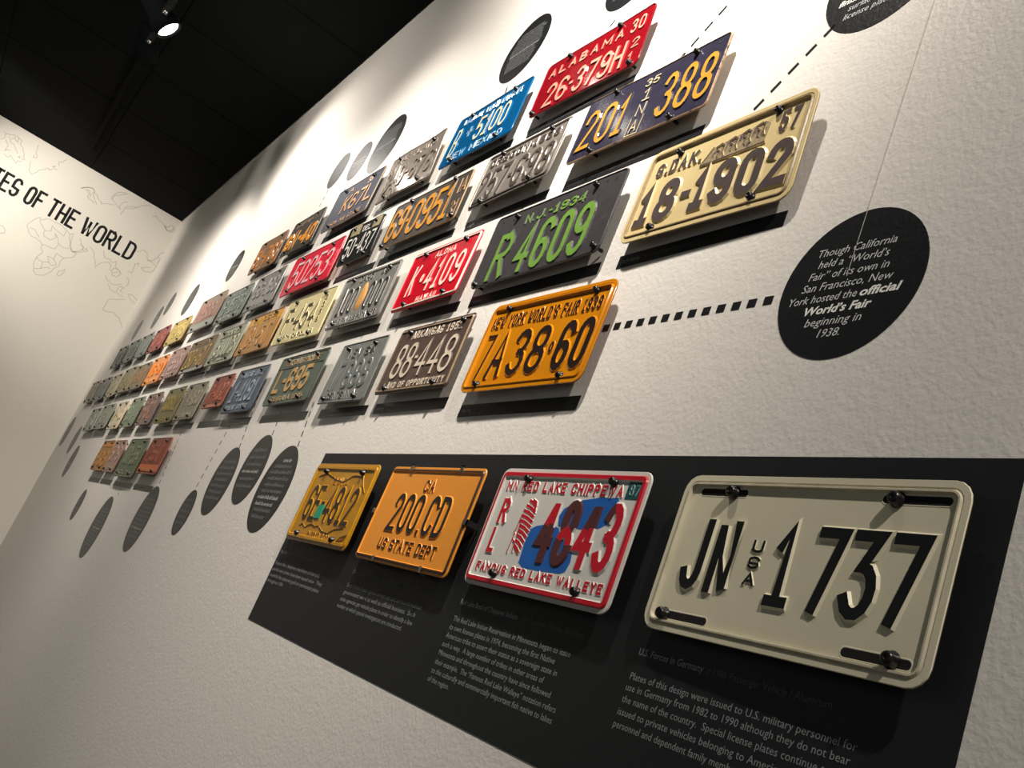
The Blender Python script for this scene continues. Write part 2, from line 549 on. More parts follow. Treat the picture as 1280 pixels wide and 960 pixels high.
    def slots(s, lst):
        for u0, u1, v in lst:
            mb = MB(); r = .0042
            x0, x1, z = s.X(u0) + r, s.X(u1) - r, s.Z(v)
            ring = [(x1 + r * math.cos(a), z + r * math.sin(a)) for a in [math.radians(-90 + 22.5 * i) for i in range(9)]] + \
                   [(x0 + r * math.cos(a), z + r * math.sin(a)) for a in [math.radians(90 + 22.5 * i) for i in range(9)]]
            n = len(ring)
            big = [(px + (px - (x0 + x1) / 2) * .0, pz) for px, pz in ring]
            cx = (x0 + x1) / 2
            def grow(px, pz, e):
                ox = x1 if px > x1 else (x0 if px < x0 else px)
                l = math.hypot(px - ox, pz - z) or 1e-9
                return (px + (px - ox) / l * e, pz + (pz - z) / l * e)
            vs = [s.fn(*grow(a, b, .0009), s.lv) for a, b in ring] + [s.fn(a, b, s.lv + .0003) for a, b in ring] + [s.fn(*grow(a, b, -.0006), s.lv + .0002) for a, b in ring]
            fs = []; fm = []
            for k_ in (0, 1):
                for i in range(n):
                    j = (i + 1) % n
                    fs.append((k_ * n + i, k_ * n + j, (k_ + 1) * n + j, (k_ + 1) * n + i))
            mb.add(vs, fs, 0); mb.add([vs[2 * n + i] for i in range(n)], [list(range(n))], 1)
            mb.build('mounting_slot', [s.base, M_HOLE], s.e)
        return s

    def holes(s, lst, r=.0026):
        for u, v in lst:
            mb = MB()
            x, z = s.X(u), s.Z(v)
            p = s.fn(x, z, s.lv + .0003)
            mb.add([(p[0] + r * math.cos(2 * PI * i / 10), p[1], p[2] + r * math.sin(2 * PI * i / 10)) for i in range(10)], [list(range(10))])
            mb.build('screw_hole', M_HOLE, s.e)
        return s

    def bolts(s, lst, small=False):
        for u, v in lst:
            o = bpy.data.objects.new('bolt', BOLT_S if small else BOLT)
            COL.objects.link(o); o.parent = s.e
            p = s.fn(s.X(u), s.Z(v), s.lv)
            o.location = (p[0], p[1], p[2])
            k = s.bolt_size; o.scale = (k, 1.0 if k > .8 else .85, k)
        return s


def inside(x, z, poly):
    c = False; n = len(poly); j = n - 1
    for i in range(n):
        xi, zi = poly[i]; xj, zj = poly[j]
        if (zi > z) != (zj > z) and x < (xj - xi) * (z - zi) / (zj - zi) + xi: c = not c
        j = i
    return c


STD = [(.22, .1), (.8, .1), (.2, .91), (.8, .9)]

# ------------------------------------------------------------------ the plates on the black panel and in the four rows
RECT = {
    'JN': (-0.7569, 0.2783, 0.3097, 0.1554, -0.0016, 0.0043, 0.0018, -0.0045),
    'MN': (-1.1071, 0.2783, 0.3015, 0.1548, 0.0010, 0.0023, -0.0005, -0.0028),
    'CIA': (-1.4545, 0.2764, 0.3056, 0.1551, -0.0015, 0.0021, -0.0006, 0.0000),
    'PR': (-1.7980, 0.2773, 0.2979, 0.1521, -0.0009, 0.0019, 0.0003, -0.0013),
    'NY': (-1.3368, 0.5556, 0.3175, 0.1548, 0.0010, -0.0011, -0.0010, 0.0011),
    'SD': (-1.0565, 0.7624, 0.2999, 0.1516, -0.0007, 0.0035, -0.0035, 0.0008),
    'NJ': (-1.4739, 0.7545, 0.3738, 0.1437, 0.0001, 0.0020, 0.0005, -0.0026),
    'CA': (-1.3106, 0.9488, 0.3330, 0.1299, -0.0001, 0.0003, -0.0015, 0.0013),
    'AL': (-1.5518, 1.1262, 0.3252, 0.1243, 0.0025, 0.0031, -0.0051, -0.0004),
    'NM': (-1.9220, 1.1330, 0.3131, 0.1396, -0.0009, 0.0008, 0.0002, -0.0002),
    'OR': (-1.6476, 0.9436, 0.2888, 0.1289, -0.0026, 0.0011, 0.0027, -0.0011),
    'HI': (-1.8045, 0.7462, 0.2880, 0.1370, -0.0013, 0.0009, 0.0023, -0.0019),
    'AR': (-1.6848, 0.5548, 0.2896, 0.1377, -0.0005, 0.0017, -0.0008, -0.0004),
    'ID': (-2.1795, 0.7529, 0.3133, 0.1408, 0.0027, 0.0001, -0.0026, -0.0002),
    'NE': (-1.9763, 0.5525, 0.2397, 0.1421, -0.0003, 0.0010, -0.0016, 0.0009),
    'IA': (-2.0686, 0.9334, 0.3714, 0.1215, 0.0012, 0.0009, -0.0016, -0.0005),
    'MA': (-2.2851, 1.1314, 0.3092, 0.1361, 0.0003, 0.0038, -0.0021, -0.0020),
    'PA': (-2.6663, 1.1376, 0.3314, 0.1450, 0.0008, -0.0009, 0.0001, 0.0001),
    'y2': (-3.0295, 1.1135, 0.2863, 0.1316),
    'y1': (-3.3780, 1.1120, 0.2917, 0.1331),
    'R5': (-2.7705, 0.9291, 0.3874, 0.1343),
    'DE': (-2.3481, 0.9332, 0.2164, 0.1124, 0.0051, 0.0006, -0.0035, -0.0021),
    'F4': (-2.5812, 0.7508, 0.3485, 0.1384, 0.0032, -0.0003, -0.0041, 0.0013),
    'G8': (-2.9527, 0.7502, 0.3228, 0.1356),
    'LA': (-2.3925, 0.5588, 0.3363, 0.1342, -0.0000, 0.0016, 0.0012, -0.0027),
    'S1': (-2.7663, 0.5538, 0.2816, 0.1378),
    'rs': (-3.0286, 0.5511, 0.2218, 0.1085),
    'd9': (-3.3572, 0.5464, 0.2563, 0.1342),
    'd8': (-3.6630, 0.5476, 0.2727, 0.1385),
    'd7': (-4.0252, 0.5470, 0.2646, 0.1365),
    'd6': (-4.3513, 0.5454, 0.2568, 0.1363),
    'd5': (-4.6813, 0.5404, 0.2535, 0.1336),
    'd4': (-5.1294, 0.5456, 0.3452, 0.1291),
    'd3': (-5.4691, 0.5402, 0.3070, 0.1259),
    'm1': (-6.1066, 0.7405, 0.2707, 0.1363),
    'm2': (-5.7494, 0.7348, 0.3202, 0.1346),
    'm3': (-5.3545, 0.7296, 0.2681, 0.1310),
    'm4': (-5.0519, 0.7400, 0.3305, 0.1358),
    'm5': (-4.7090, 0.7331, 0.3109, 0.1310),
    'm6': (-4.3578, 0.7372, 0.3005, 0.1315),
    'm7': (-4.0232, 0.7428, 0.2955, 0.1325),
    'm8': (-3.6899, 0.7432, 0.3649, 0.1336),
    'm9': (-3.3030, 0.7447, 0.3203, 0.1346),
    't1': (-5.7517, 0.9313, 0.2577, 0.1327),
    't2': (-5.4180, 0.9327, 0.2714, 0.1335),
    't3': (-5.0763, 0.9305, 0.2700, 0.1319),
    't4': (-4.7354, 0.9227, 0.3012, 0.1269),
    't5': (-4.3545, 0.9141, 0.3244, 0.1180),
    't6': (-3.9459, 0.9605, 0.3746, 0.1500),
    't7': (-3.5288, 0.9254, 0.3386, 0.1303),
    't8': (-3.1419, 0.9267, 0.2913, 0.1323),
    'b1': (-4.5268, 0.3507, 0.2900, 0.1376),
    'b2': (-4.2121, 0.3492, 0.2389, 0.1376),
    'b3': (-3.8967, 0.3519, 0.3499, 0.1520),
    'b4': (-3.5007, 0.3504, 0.3038, 0.1313),
}
GP = 'license plates set out in rows on the wall'
GB = 'four license plates on the black panel'


def P(key, label, base, rim=None, style='bead', r=.012, group=GP, edge=None, wob=0.0, dh=0.0):
    q = RECT[key]
    return Plate(q[0], q[1], q[2], q[3], q[4:8] if len(q) > 4 else (0, 0, 0, 0), base, rim, style, r, label, group, edge, wob, hash_(key))


def hash_(k):
    return sum(ord(c) * (i + 7) for i, c in enumerate(k))


# --- U.S. forces plate
b = paint((220, 214, 186), 0.34, 0.10, (150, 138, 110), 0.05, 40, tone=.03)
p = P('JN', 'large cream white plate with black characters JN USA 1737, rightmost on the black panel', b, paint((206, 198, 172), .34, .25, (110, 92, 70), .1, 60), 'lip', .017, GB, paint((70, 58, 44), .5))
k = paint((16, 16, 17), .4, bump=0, tone=0)
p.chars('JN', .100, .305, .285, .730, k, .0094, .0022, gap=.30)
p.chars('1z', .452, .60, .285, .742, k, .0094, .0022) if False else None
p.chars('1', .452, .545, .28, .745, k, .0094, .0022)
p.chars('7', .590, .692, .28, .745, k, .0094, .0022)
p.chars('z', .705, .805, .28, .745, k, .0094, .0022)
p.chars('7', .822, .930, .28, .745, k, .0094, .0022)
for c, v in (('U', .385), ('S', .480), ('A', .575)): p.small(c, .362, .405, v, v + .075, k, .0026, .0010)
p.slots([(.073, .279, .108), (.749, .95, .106), (.073, .271, .895), (.745, .947, .896)])
p.bolt_size = .88
p.bolts([(.222, .108), (.796, .108), (.086, .899), (.893, .888)])

# --- Red Lake plate
wht = paint((214, 212, 204), .36, bump=.03, tone=.02)
red = paint((196, 22, 42), .36, bump=.05, tone=.06)
brn = paint((84, 44, 44), .36, bump=.05, tone=.06)
blu = paint((28, 96, 176), .4, bump=.02, tone=.08)
p = P('MN', 'white plate with red border and blue lake shape reading RL 4843, Red Lake', wht, red, 'wide', .013, GB)
lobes = [[(.369, .765), (.361, .60), (.363, .50), (.40, .465), (.485, .438), (.555, .462), (.587, .541), (.65, .575), (.69, .61), (.702, .70), (.69, .77), (.66, .79), (.538, .798), (.409, .797)],
         [(.544, .445), (.528, .37), (.545, .311), (.59, .265), (.641, .235), (.75, .205), (.853, .2), (.872, .29), (.849, .385), (.80, .43), (.749, .455), (.66, .45), (.605, .465)]]
for l_ in lobes: p.patch(l_, blu, .00025, 'lake_print', 'blue lake shape')
zz = [[(p.X(a), p.Z(b_)) for a, b_ in l_] for l_ in lobes]
p.chars('4843', .435, .925, .24, .742, red, .0112, .0016, side=wht, zone=zz, zmat=brn, gap=.2)
p.chars('R', .098, .160, .265, .480, red, .0058, .0013, side=wht)
p.chars('L', .100, .150, .515, .725, red, .0058, .0013, side=wht)
p.small('MN RED LAKE CHIPPEWA', .078, .868, .110, .197, red, .0030)
p.small('FAMOUS RED LAKE WALLEYE', .070, .938, .806, .880, red, .0030)
p.patch([(.885, .07), (.965, .07), (.965, .205), (.885, .205)], paint((28, 82, 84), .4, bump=0, tone=.05), .0004, 'year_sticker', 'dark teal sticker')
p.small('87', .9, .955, .10, .18, paint((60, 130, 130), .5, bump=0), .0016, .0008)
fe = []
for i in range(10):                                   # feather headdress, each feather a raised stroke
    t_ = i / 9; v = .285 + .37 * t_
    ul = .294 - .022 * math.sin(PI * min(1, t_ * 1.5)) if t_ < .6 else .290 + .02 * (t_ - .6); ur = .340 + .022 * math.sin(PI * (t_ * .8 + .15))
    fe.append([(ul + .006, v - .012), ((ul + ur) / 2, v), (ur, v + .030)])
fe.append([(.322, .268), (.345, .285), (.356, .36)])
p.strokes(fe, red, .0040, .0013, 'headdress_emblem')
p.strokes([[(.272, .42), (.268, .50), (.262, .535), (.270, .55), (.268, .59), (.285, .61)], [(.29, .44), (.288, .55), (.30, .60)], [(.268, .585), (.262, .70)], [(.292, .60), (.300, .69)]], red, .0020, .0010, 'face_profile_emblem')
p.bolts([(.227, .094), (.799, .089), (.228, .885), (.799, .894)])

# --- state department plate
org = paint((232, 150, 52), .34, bump=.03, tone=.03)
blk = paint((30, 26, 24), .4, bump=.03, tone=0)
p = P('CIA', 'orange yellow plate reading CIA 200.CD US STATE DEPT held by small metal clips', org, paint((60, 40, 24), .4), 'bead', .010, GB)
p.chars('200.CD', .226, .812, .287, .680, blk, .0075, .0015)
p.chars('CIA', .462, .570, .135, .258, blk, .0030, .0011, join=True)
p.chars('US STATE DEPT', .222, .838, .752, .868, blk, .0034, .0011, join=True)
mb = MB()
for u, v, q in ((.25, .0, 0), (.77, .0, 0), (.25, 1.0, 0), (.77, 1.0, 0), (.0, .5, 1), (1.0, .5, 1)):
    mb = MB()
    x, z = p.X(u), p.Z(v)
    sx = -1 if u == 0 else 1; sz = -1 if v == 1 else 1
    if q: mb.box((x - (.008 if sx > 0 else .003), -.0032, z - .004), (x + (.003 if sx > 0 else .008), -.0016, z + .004)); mb.box((x + (.001 if sx > 0 else -.003), -.0032, z - .004), (x + (.003 if sx > 0 else -.001), .0175, z + .004))
    else: mb.box((x - .004, -.0032, z - (.008 if sz > 0 else .003)), (x + .004, -.0016, z + (.003 if sz > 0 else .008))); mb.box((x - .004, -.0032, z + (.001 if sz > 0 else -.003)), (x + .004, .0175, z + (.003 if sz > 0 else -.001)))
    mb.build('clip', M_CHROME, p.e)

# --- Puerto Rico plate
gold = paint((186, 132, 22), .3, .12, (150, 96, 20), .12, 50, coat=.3)
brow = paint((112, 76, 40), .5, bump=.05)
p = P('PR', 'gold plate with dark characters 6E-4812 and a teal sticker, leftmost on the black panel', gold, gold, 'wide', .012, GB)
dk = paint((44, 34, 30), .4, bump=.05)
p.chars('6E-4812', .125, .885, .29, .735, dk, .0078, .0015)
p.small('ENCANTO', .405, .625, .185, .268, brow, .0022)
p.small('PUERTO RICO', .352, .700, .865, .932, brow, .0022)
rnd = random.Random(4)
p.strokes([[(.12 + .028 * i, .185 - .045 * math.sin(i * .35) + rnd.uniform(-.012, .012)) for i in range(26)] + [(.87, .26), (.93, .34)],
           [(.16, .82), (.20, .785), (.23, .81), (.27, .83), (.30, .80), (.36, .775), (.42, .80), (.48, .785)], [(.50, .80), (.57, .84), (.66, .85), (.74, .79), (.82, .77), (.86, .76)],
           [(.835, .93), (.92, .885), (.945, .83), (.87, .865), (.835, .93)]], dk, .0020, .0010, 'fortress_outline')
p.patch([(.345, .53), (.43, .53), (.425, .70), (.335, .70)], paint((22, 150, 120), .35, bump=.02, tone=.08), .002, 'year_sticker', 'teal green sticker')
p.bolts([(.221, .11), (.802, .111), (.196, .915), (.781, .912)])

# --- New York
ny = paint((204, 130, 20), .16, .08, (120, 70, 24), .08, 30, tone=.05, coat=.5)
p = P('NY', "glossy orange yellow plate reading NEW YORK WORLD'S FAIR 1939 and 7A38-60", ny, ny, 'lip', .016, GP, paint((120, 60, 20), .4, .5, (60, 30, 20)), .0005)
dk = paint((38, 28, 26), .3, .25, (150, 96, 30), .05, 60)
p.small("NEW YORK WORLD'S FAIR 1939", .05, .935, .15, .29, dk, .0034, .0013)
p.chars('7', .068, .150, .36, .895, dk, .0052, .0018)
p.chars('A', .180, .305, .36, .86, dk, .0088, .0018)
p.chars('38', .350, .640, .36, .86, dk, .0098, .0018)
p.chars('*', .655, .700, .36, .86, dk, .0040, .0014)
p.chars('60', .720, .955, .36, .86, dk, .0108, .0018)
p.bolts([(.159, .075), (.86, .087), (.148, .922), (.838, .923)])

# --- South Dakota
cr = paint((210, 190, 138), .4, .12, (160, 130, 86), .08, 50, tone=.04)
p = P('SD', 'cream plate reading S.DAK. 57 and 18-1902 with a stamped mountain relief', cr, paint((160, 140, 104), .35, .3, (100, 84, 66)), 'lip', .018, GP, paint((110, 90, 66), .5), .0004)
dk = paint((78, 68, 66), .38, bump=.08)
p.chars('18', .055, .312, .41, .85, dk, .0128, .0021)
p.chars('-', .340, .400, .35, .93, dk, .0105, .0019)
p.chars('1902', .415, .948, .41, .845, dk, .0128, .0021, gap=.16)
p.small('S.DAK.', .085, .385, .175, .325, dk, .0052, .0014)
p.small('57', .825, .930, .12, .325, dk, .0054, .0014)
p.patch([(.40, .375), (.455, .22), (.56, .19), (.66, .17), (.735, .145), (.765, .18), (.755, .355), (.58, .365)], paint((150, 134, 104), .5, .6, (84, 74, 68), .4, 120), .0009, 'mountain_relief', 'dark speckled stamped relief')
for i in range(4):
    u = .475 + .073 * i; v = .235 - .02 * i
    p.strokes([[(u, v), (u + .028, v - .02), (u + .05, v + .01), (u + .045, v + .07), (u + .055, v + .11)], [(u + .01, v + .03), (u + .03, v + .06), (u + .02, v + .10)]], paint((92, 80, 72), .45), .0024, .0022, 'relief_face')
p.strokes([[(.40, .375), (.58, .375), (.765, .365)], [(.40, .375), (.452, .225)]], dk, .0022, .0018, 'relief_outline')
p.bolts([(.204, .9), (.795, .891), (.797, .094), (.217, .121)])

# --- New Jersey
nj = paint((57, 55, 56), .42, .22, (88, 78, 70), .10, 60)
grn = paint((104, 144, 60), .38, .08, (120, 130, 80), .10, 60)
p = P('NJ', 'wide dark grey plate with green characters N.J. 1934 R4609', nj, nj, 'plain', .012, GP, wob=.0005)
p.chars('R', .128, .262, .315, .955, grn, .0105, .0019, side=nj)
p.chars('4609', .335, .868, .30, .955, grn, .0112, .0019, gap=.24)
p.small('N.J.-1934', .288, .752, .125, .250, grn, .0036, .0013)
p.holes([(.07, .10), (.165, .11), (.93, .10), (.87, .085)])
p.bolts([(.205, .099), (.805, .092), (.047, .955), (.965, .925)])

# --- 201 388
nv = paint((50, 48, 64), .2, .22, (88, 84, 98), .18, 40, tone=.15, coat=.4)
yl = paint((188, 140, 50), .34, .10, (150, 110, 50), .1, 60)
crm = paint((190, 176, 140), .35, bump=.1)
p = P('CA', 'dark purple blue plate with yellow numbers 201 and 388 either side of small raised letters', nv, paint((170, 140, 110), .35, .5, (60, 54, 60)), 'plain', .010, GP, paint((150, 124, 96), .4), .0008)
p.chars('201', .052, .405, .24, .85, yl, .0078, .0021, gap=.26)
p.chars('388', .628, .975, .23, .85, yl, .0078, .0021, gap=.26)
p.small('35', .462, .560, .115, .235, crm, .0024, .0014)
p.chars('1', .478, .540, .28, .46, crm, .0026, .0014, join=True, name='lettering')
p.chars('N', .480, .535, .50, .68, crm, .0026, .0014, join=True, name='lettering')
p.chars('A', .480, .530, .74, .92, crm, .0026, .0014, join=True, name='lettering')
p.strokes([[(.462, .70), (.462, .96), (.548, .96), (.548, .70)]], crm, .0018, .0012, 'raised_frame')
p.holes([(.93, .09), (.05, .93), (.93, .92)])
p.bolts([(.226, .068), (.791, .08), (.200, .935), (.770, .945)])

# --- Alabama
ar_ = paint((130, 15, 26), .13, .14, (100, 16, 20), .2, 45, tone=.08, coat=.6)
pk = paint((206, 150, 128), .2, .25, (170, 60, 56), .14, 60, coat=.4)
p = P('AL', 'glossy red ALABAMA 30 plate, highest at the right of the top row', ar_, paint((110, 20, 26), .2), 'plain', .012, GP, paint((90, 24, 28), .3), .0011)
p.chars('26', .130, .350, .50, .93, pk, .0068, .0020)
p.chars('-', .365, .400, .40, 1.0, pk, .0060, .0016)
p.chars('379H', .415, .850, .48, .93, pk, .0068, .0020)
p.small('ALABAMA', .070, .770, .165, .330, pk, .0040, .0016, gap=.5)
p.small('30', .830, .950, .13, .36, pk, .0042, .0016)
p.small('2', .890, .950, .50, .66, pk, .0030, .0012)
p.small('1', .890, .940, .74, .90, pk, .0030, .0012)
p.bolts([(.247, .080), (.706, .060), (.930, .930), (.045, .945)])

# --- New Mexico
bl = paint((8, 84, 134), .14, .04, (20, 50, 80), .14, 30, tone=.05, coat=.5)
cw = paint((214, 206, 168), .25, bump=.08)
lb = paint((170, 196, 210), .25, bump=.1)
p = P('NM', 'glossy blue plate with cream characters 5100 above NEW MEXICO', bl, bl, 'plain', .010, GP, paint((12, 44, 70), .3), .0009)
p.chars('B', .080, .165, .28, .83, cw, .0062, .0018)
p.chars('5100', .400, .830, .28, .72, cw, .0072, .0018)
p.small('LAND OF ENCHANTMENT', .110, .900, .10, .205, lb, .0030, .0013)
p.small('NEW MEXICO', .130, .850, .80, .93, lb, .0034, .0013)
zs = [[(.29 + .012 * math.cos(a), .45 + .028 * math.sin(a)) for a in [i * PI / 4 for i in range(9)]]]
for a in range(4):
    q = a * PI / 2
    for o_ in (-.010, 0, .010): zs.append([(.29 + .018 * math.cos(q) + o_ * math.sin(q), .45 + .040 * math.sin(q) + o_ * 2.2 * math.cos(q)), (.29 + .040 * math.cos(q) + o_ * math.sin(q), .45 + .092 * math.sin(q) + o_ * 2.2 * math.cos(q))])
p.strokes(zs, lb, .0016, .0011, 'sun_emblem')
p.bolts([(.22, .09), (.80, .085), (.19, .93), (.80, .92)])

# --- Oregon
og = paint((142, 136, 128), .3, .10, (104, 96, 88), .14, 60, metal=.35)
od = paint((70, 64, 60), .36, bump=.12)
p = P('OR', 'silver grey plate reading OREGON 1933 and 257-698', og, od, 'bead', .012, GP, None, .0006)
p.chars('257', .055, .440, .36, .90, od, .0080, .0019)
p.chars('-', .455, .500, .30, 1.0, od, .0075, .0017)
p.chars('698', .520, .940, .36, .90, od, .0080, .0019)
p.small('OREGON*1933', .080, .915, .12, .27, od, .0046, .0014)
p.bolts([(.215, .09), (.80, .09), (.185, .93), (.79, .92)])

# --- Hawaii
hr = paint((200, 6, 34), .3, bump=.04, tone=.03, coat=.3)
hc = paint((240, 220, 204), .34, bump=.02, tone=.02)
p = P('HI', 'bright red ALOHA HAWAII plate reading K-4109', hr, hc, 'bead', .011, GP, paint((150, 20, 36), .4))
p.chars('K', .145, .240, .26, .78, hc, .0078, .0016)
p.chars('*', .290, .365, .26, .78, hc, .0060, .0014)
p.chars('4109', .395, .905, .26, .775, hc, .0078, .0016, gap=.32)
p.small('ALOHA', .385, .680, .10, .205, hc, .0032)
p.small('HAWAII', .385, .685, .845, .940, hc, .0032)
p.holes([(.19, .10), (.83, .06), (.22, .955)], .0020)
p.bolts([(.218, .087), (.803, .085), (.221, .925), (.805, .915)])

# --- Arkansas
ab = paint((84, 68, 60), .35, .16, (60, 46, 40), .10, 60)
ac = paint((214, 200, 178), .38, .06, (170, 150, 120), .06, 60)
p = P('AR', 'dark brown plate reading ARKANSAS 1952, 88-448 and LAND OF OPPORTUNITY', ab, paint((150, 130, 104), .35, .4, (84, 68, 60)), 'bead', .010, GP, None, .0005)
p.chars('88', .120, .392, .27, .785, ac, .0068, .0016)
p.chars('-', .405, .445, .30, .70, ac, .0058, .0014)
p.chars('448', .455, .918, .27, .785, ac, .0068, .0016)
p.small('ARKANSAS 1952', .215, .885, .080, .200, ac, .0032)
p.small('LAND OF OPPORTUNITY', .110, .930, .838, .930, ac, .0030)
p.holes([(.08, .11), (.95, .08), (.06, .93)])
p.bolts([(.171, .087), (.881, .085), (.155, .925), (.821, .925)])

# --- Idaho
ia_ = paint((158, 156, 150), .28, .05, (130, 126, 120), .06, 60, metal=.4)
ik = paint((18, 17, 19), .5, bump=.05)
p = P('ID', 'aluminium plate reading IDAHO 48 with a brown potato between the zeros', ia_, ia_, 'bead', .014, GP)
p.chars('100', .105, .400, .27, .76, ik, .0064, .0018, side=ia_)
p.chars('000', .600, .905, .27, .76, ik, .0064, .0018, side=ia_)
p.small('IDAHO', .300, .560, .085, .195, ik, .0028)
p.small('48', .700, .800, .085, .195, ik, .0028)
p.small('WORLD FAMOUS POTATOES', .080, .900, .835, .935, ik, .0026)
mb = MB()
n = 16; vs = []; fs = []
for j, (sc, out) in enumerate(((1, 0), (.88, .0016), (.6, .0026), (.25, .003))):
    for i in range(n):
        a = 2 * PI * i / n
        q = 1 + .09 * math.sin(3 * a + 1)
        vs.append(p.fn(p.X(.50 + .065 * sc * q * math.cos(a)), p.Z(.50 + .26 * sc * q * math.sin(a)), out))
for j in range(3):
    for i in range(n):
        fs.append((j * n + i, j * n + (i + 1) % n, (j + 1) * n + (i + 1) % n, (j + 1) * n + i))
fs.append([3 * n + i for i in range(n)])
mb.add(vs, fs, 0, True); mb.build('potato_emblem', paint((204, 150, 84), .5, .3, (190, 110, 60), .2, 80), p.e)
p.bolts([(.20, .10), (.83, .09), (.17, .92), (.84, .92)])

# --- grey green, 7888
ng = paint((124, 126, 122), .34, .14, (104, 110, 104), .10, 60, metal=.2)
nd = paint((92, 102, 100), .36, bump=.12)
ndk = paint((52, 54, 50), .36, bump=.1)
p = P('NE', 'grey green plate with a notched left edge and tone on tone numbers 7888', ng, nd, 'plain', .007, GP, None, .0005)
p.chars('l', .120, .165, .33, .78, nd, .0070, .0017)
p.chars('7888', .200, .880, .33, .78, nd, .0078, .0018)
p.small('NEV', .230, .520, .12, .27, ndk, .0036, .0013)
p.small('64', .600, .800, .12, .27, ndk, .0036, .0013)
p.small('CENTENNIAL', .180, .860, .83, .94, ndk, .0032, .0013)
mb = MB()
for i in range(7):
    z = p.Z(.12 + .12 * i)
    mb = MB(); mb.add([p.fn(p.X(0) - .004, z, -.0006), p.fn(p.X(0) + .001, z + .004, -.0002), p.fn(p.X(0) + .001, z - .008, -.0002),
                       p.fn(p.X(0) - .004, z, -.0018), p.fn(p.X(0) + .001, z + .004, -.0018), p.fn(p.X(0) + .001, z - .008, -.0018)], [(0, 1, 2), (5, 4, 3), (0, 3, 4, 1), (0, 2, 5, 3)])
    mb.build('edge_tooth', nd, p.e)
p.bolts([(.19, .10), (.78, .10), (.14, .92), (.80, .92)])

# --- 69-0951
ib = paint((62, 56, 50), .45, .25, (60, 52, 46), .12, 60)
iy = paint((204, 138, 28), .45, .05, (170, 110, 30), .08, 60)
p = P('IA', 'dark brown plate with crowded golden numbers 69-0951 and small IA 31', ib, paint((150, 118, 70), .35, .4, (84, 76, 68)), 'plain', .010, GP, None, .0006)
p.chars('69', .030, .270, .13, .88, iy, .0108, .0019, gap=.12)
p.chars('-', .282, .318, .10, .95, iy, .0085, .0016)
p.chars('0951', .330, .860, .13, .88, iy, .0108, .0019, gap=.12)
p.small('IA', .885, .975, .12, .42, paint((190, 132, 50), .4), .0030, .0013)
p.small('31', .885, .975, .58, .90, paint((190, 132, 50), .4), .0030, .0013)
p.bolts([(.235, .06), (.80, .06), (.05, .93), (.955, .90)])


def quick(key, label, base, top, main, mu=(.08, .92), mv=(.28, .78), th=.0075, head=None, foot=None, htop=None, rim=None, style='plain', r=.010, band=None, wob=.0006, extra=None, up=.0018, lab=None, side=None):
    p = P(key, label, base, rim, style, r, GP, None, wob)
    join = RECT[key][0] < -2.72
    ht = htop or top
    if band:
        for v0, v1, m in band: p.patch([(.02, v0), (.98, v0), (.98, v1), (.02, v1)], m, .0004, 'painted_band')
    p.chars(main, mu[0], mu[1], mv[0], mv[1], top, th, up, side, join=join, name='registration_number' if join else None)
    if head: p.small(head, .14, .86, .09, .21, ht, .0032, .0012)
    if foot: p.small(foot, .12, .86, .83, .93, ht, .0032, .0012)
    p.bolts([(.20, .10), (.80, .10), (.18, .91), (.80, .91)], small=RECT[key][0] < -2.9)
    return p


ms = paint((178, 168, 156), .15, .05, (140, 130, 120), .25, 50, metal=.5, tone=.1)
quick('MA', 'shiny pale silver plate with unpainted raised numbers 349-676 and a small 33', ms, ms, '349-676', (.06, .93), (.33, .80), .0068, 'MARYLAND', None, rim=paint((96, 86, 80), .3), wob=.0009, up=.0026, side=paint((112, 104, 98), .2, metal=.4)).small('33', .30, .42, .86, .96, ms, .0028, .0014)
p = quick('PA', 'navy blue plate with orange gold characters and a bare blue left end', paint((30, 42, 62), .55, .2, (84, 80, 76), .15, 40), paint((206, 146, 70), .35, .2, (150, 104, 60)), 'K67L', (.30, .95), (.30, .70), .0078, None, 'SHOW ME STATE', htop=paint((190, 138, 78), .4), rim=paint((150, 124, 80), .4))
p.small('A', .30, .38, .08, .20, paint((206, 146, 70), .35), .0034); p.small('38', .70, .80, .08, .22, paint((206, 146, 70), .35), .0034)
quick('y2', 'blackish plate with bold orange yellow numbers, second from left in the top row', paint((52, 48, 40), .35, .35, (110, 84, 50), .2, 50), paint((222, 142, 24), .35, .1, (180, 100, 30)), '6N-40', (.04, .96), (.36, .88), .0150, 'MONTANA 39', None, htop=paint((128, 104, 70), .4))
quick('y1', 'rusty brown plate with worn orange numbers, leftmost plate of the top row', paint((112, 84, 56), .4, .5, (176, 108, 40), .2, 50), paint((190, 116, 44), .4, .4, (110, 74, 46)), '51-763', (.06, .94), (.28, .84), .0100, None, None, r=.016)
quick('R5', 'crimson plate with pale grey numbers 50253 in the second row', paint((196, 22, 50), .35, .12, (214, 70, 86), .1, 50), paint((206, 186, 186), .4, .1, (196, 60, 80)), '50253', (.13, .90), (.20, .86), .0088, rim=paint((196, 22, 50), .35)).small('31', .93, .985, .3, .7, paint((190, 120, 120), .4), .0022)
p = quick('DE', 'small black plate with thin white numbers 50-437 and two tan tabs on top', paint((22, 24, 24), .3, .05, (40, 40, 40), .1, 50), paint((226, 222, 214), .4), '50-437', (.10, .93), (.34, .84), .0052)
p.small('DEL', .44, .66, .10, .25, paint((226, 222, 214), .4), .0030)
tn = paint((150, 138, 104), .45, .2, (110, 100, 80))
p.patch([(.10, -.02), (.36, -.02), (.34, .26), (.10, .26)], tn, .0012, 'date_tab', 'tan tab'); p.patch([(.72, -.02), (.92, -.02), (.90, .26), (.72, .26)], tn, .0012, 'date_tab', 'tan tab')
cy = paint((206, 194, 146), .4, .05, (170, 156, 110), .06, 50, tone=.04); cg = paint((58, 54, 48), .5)
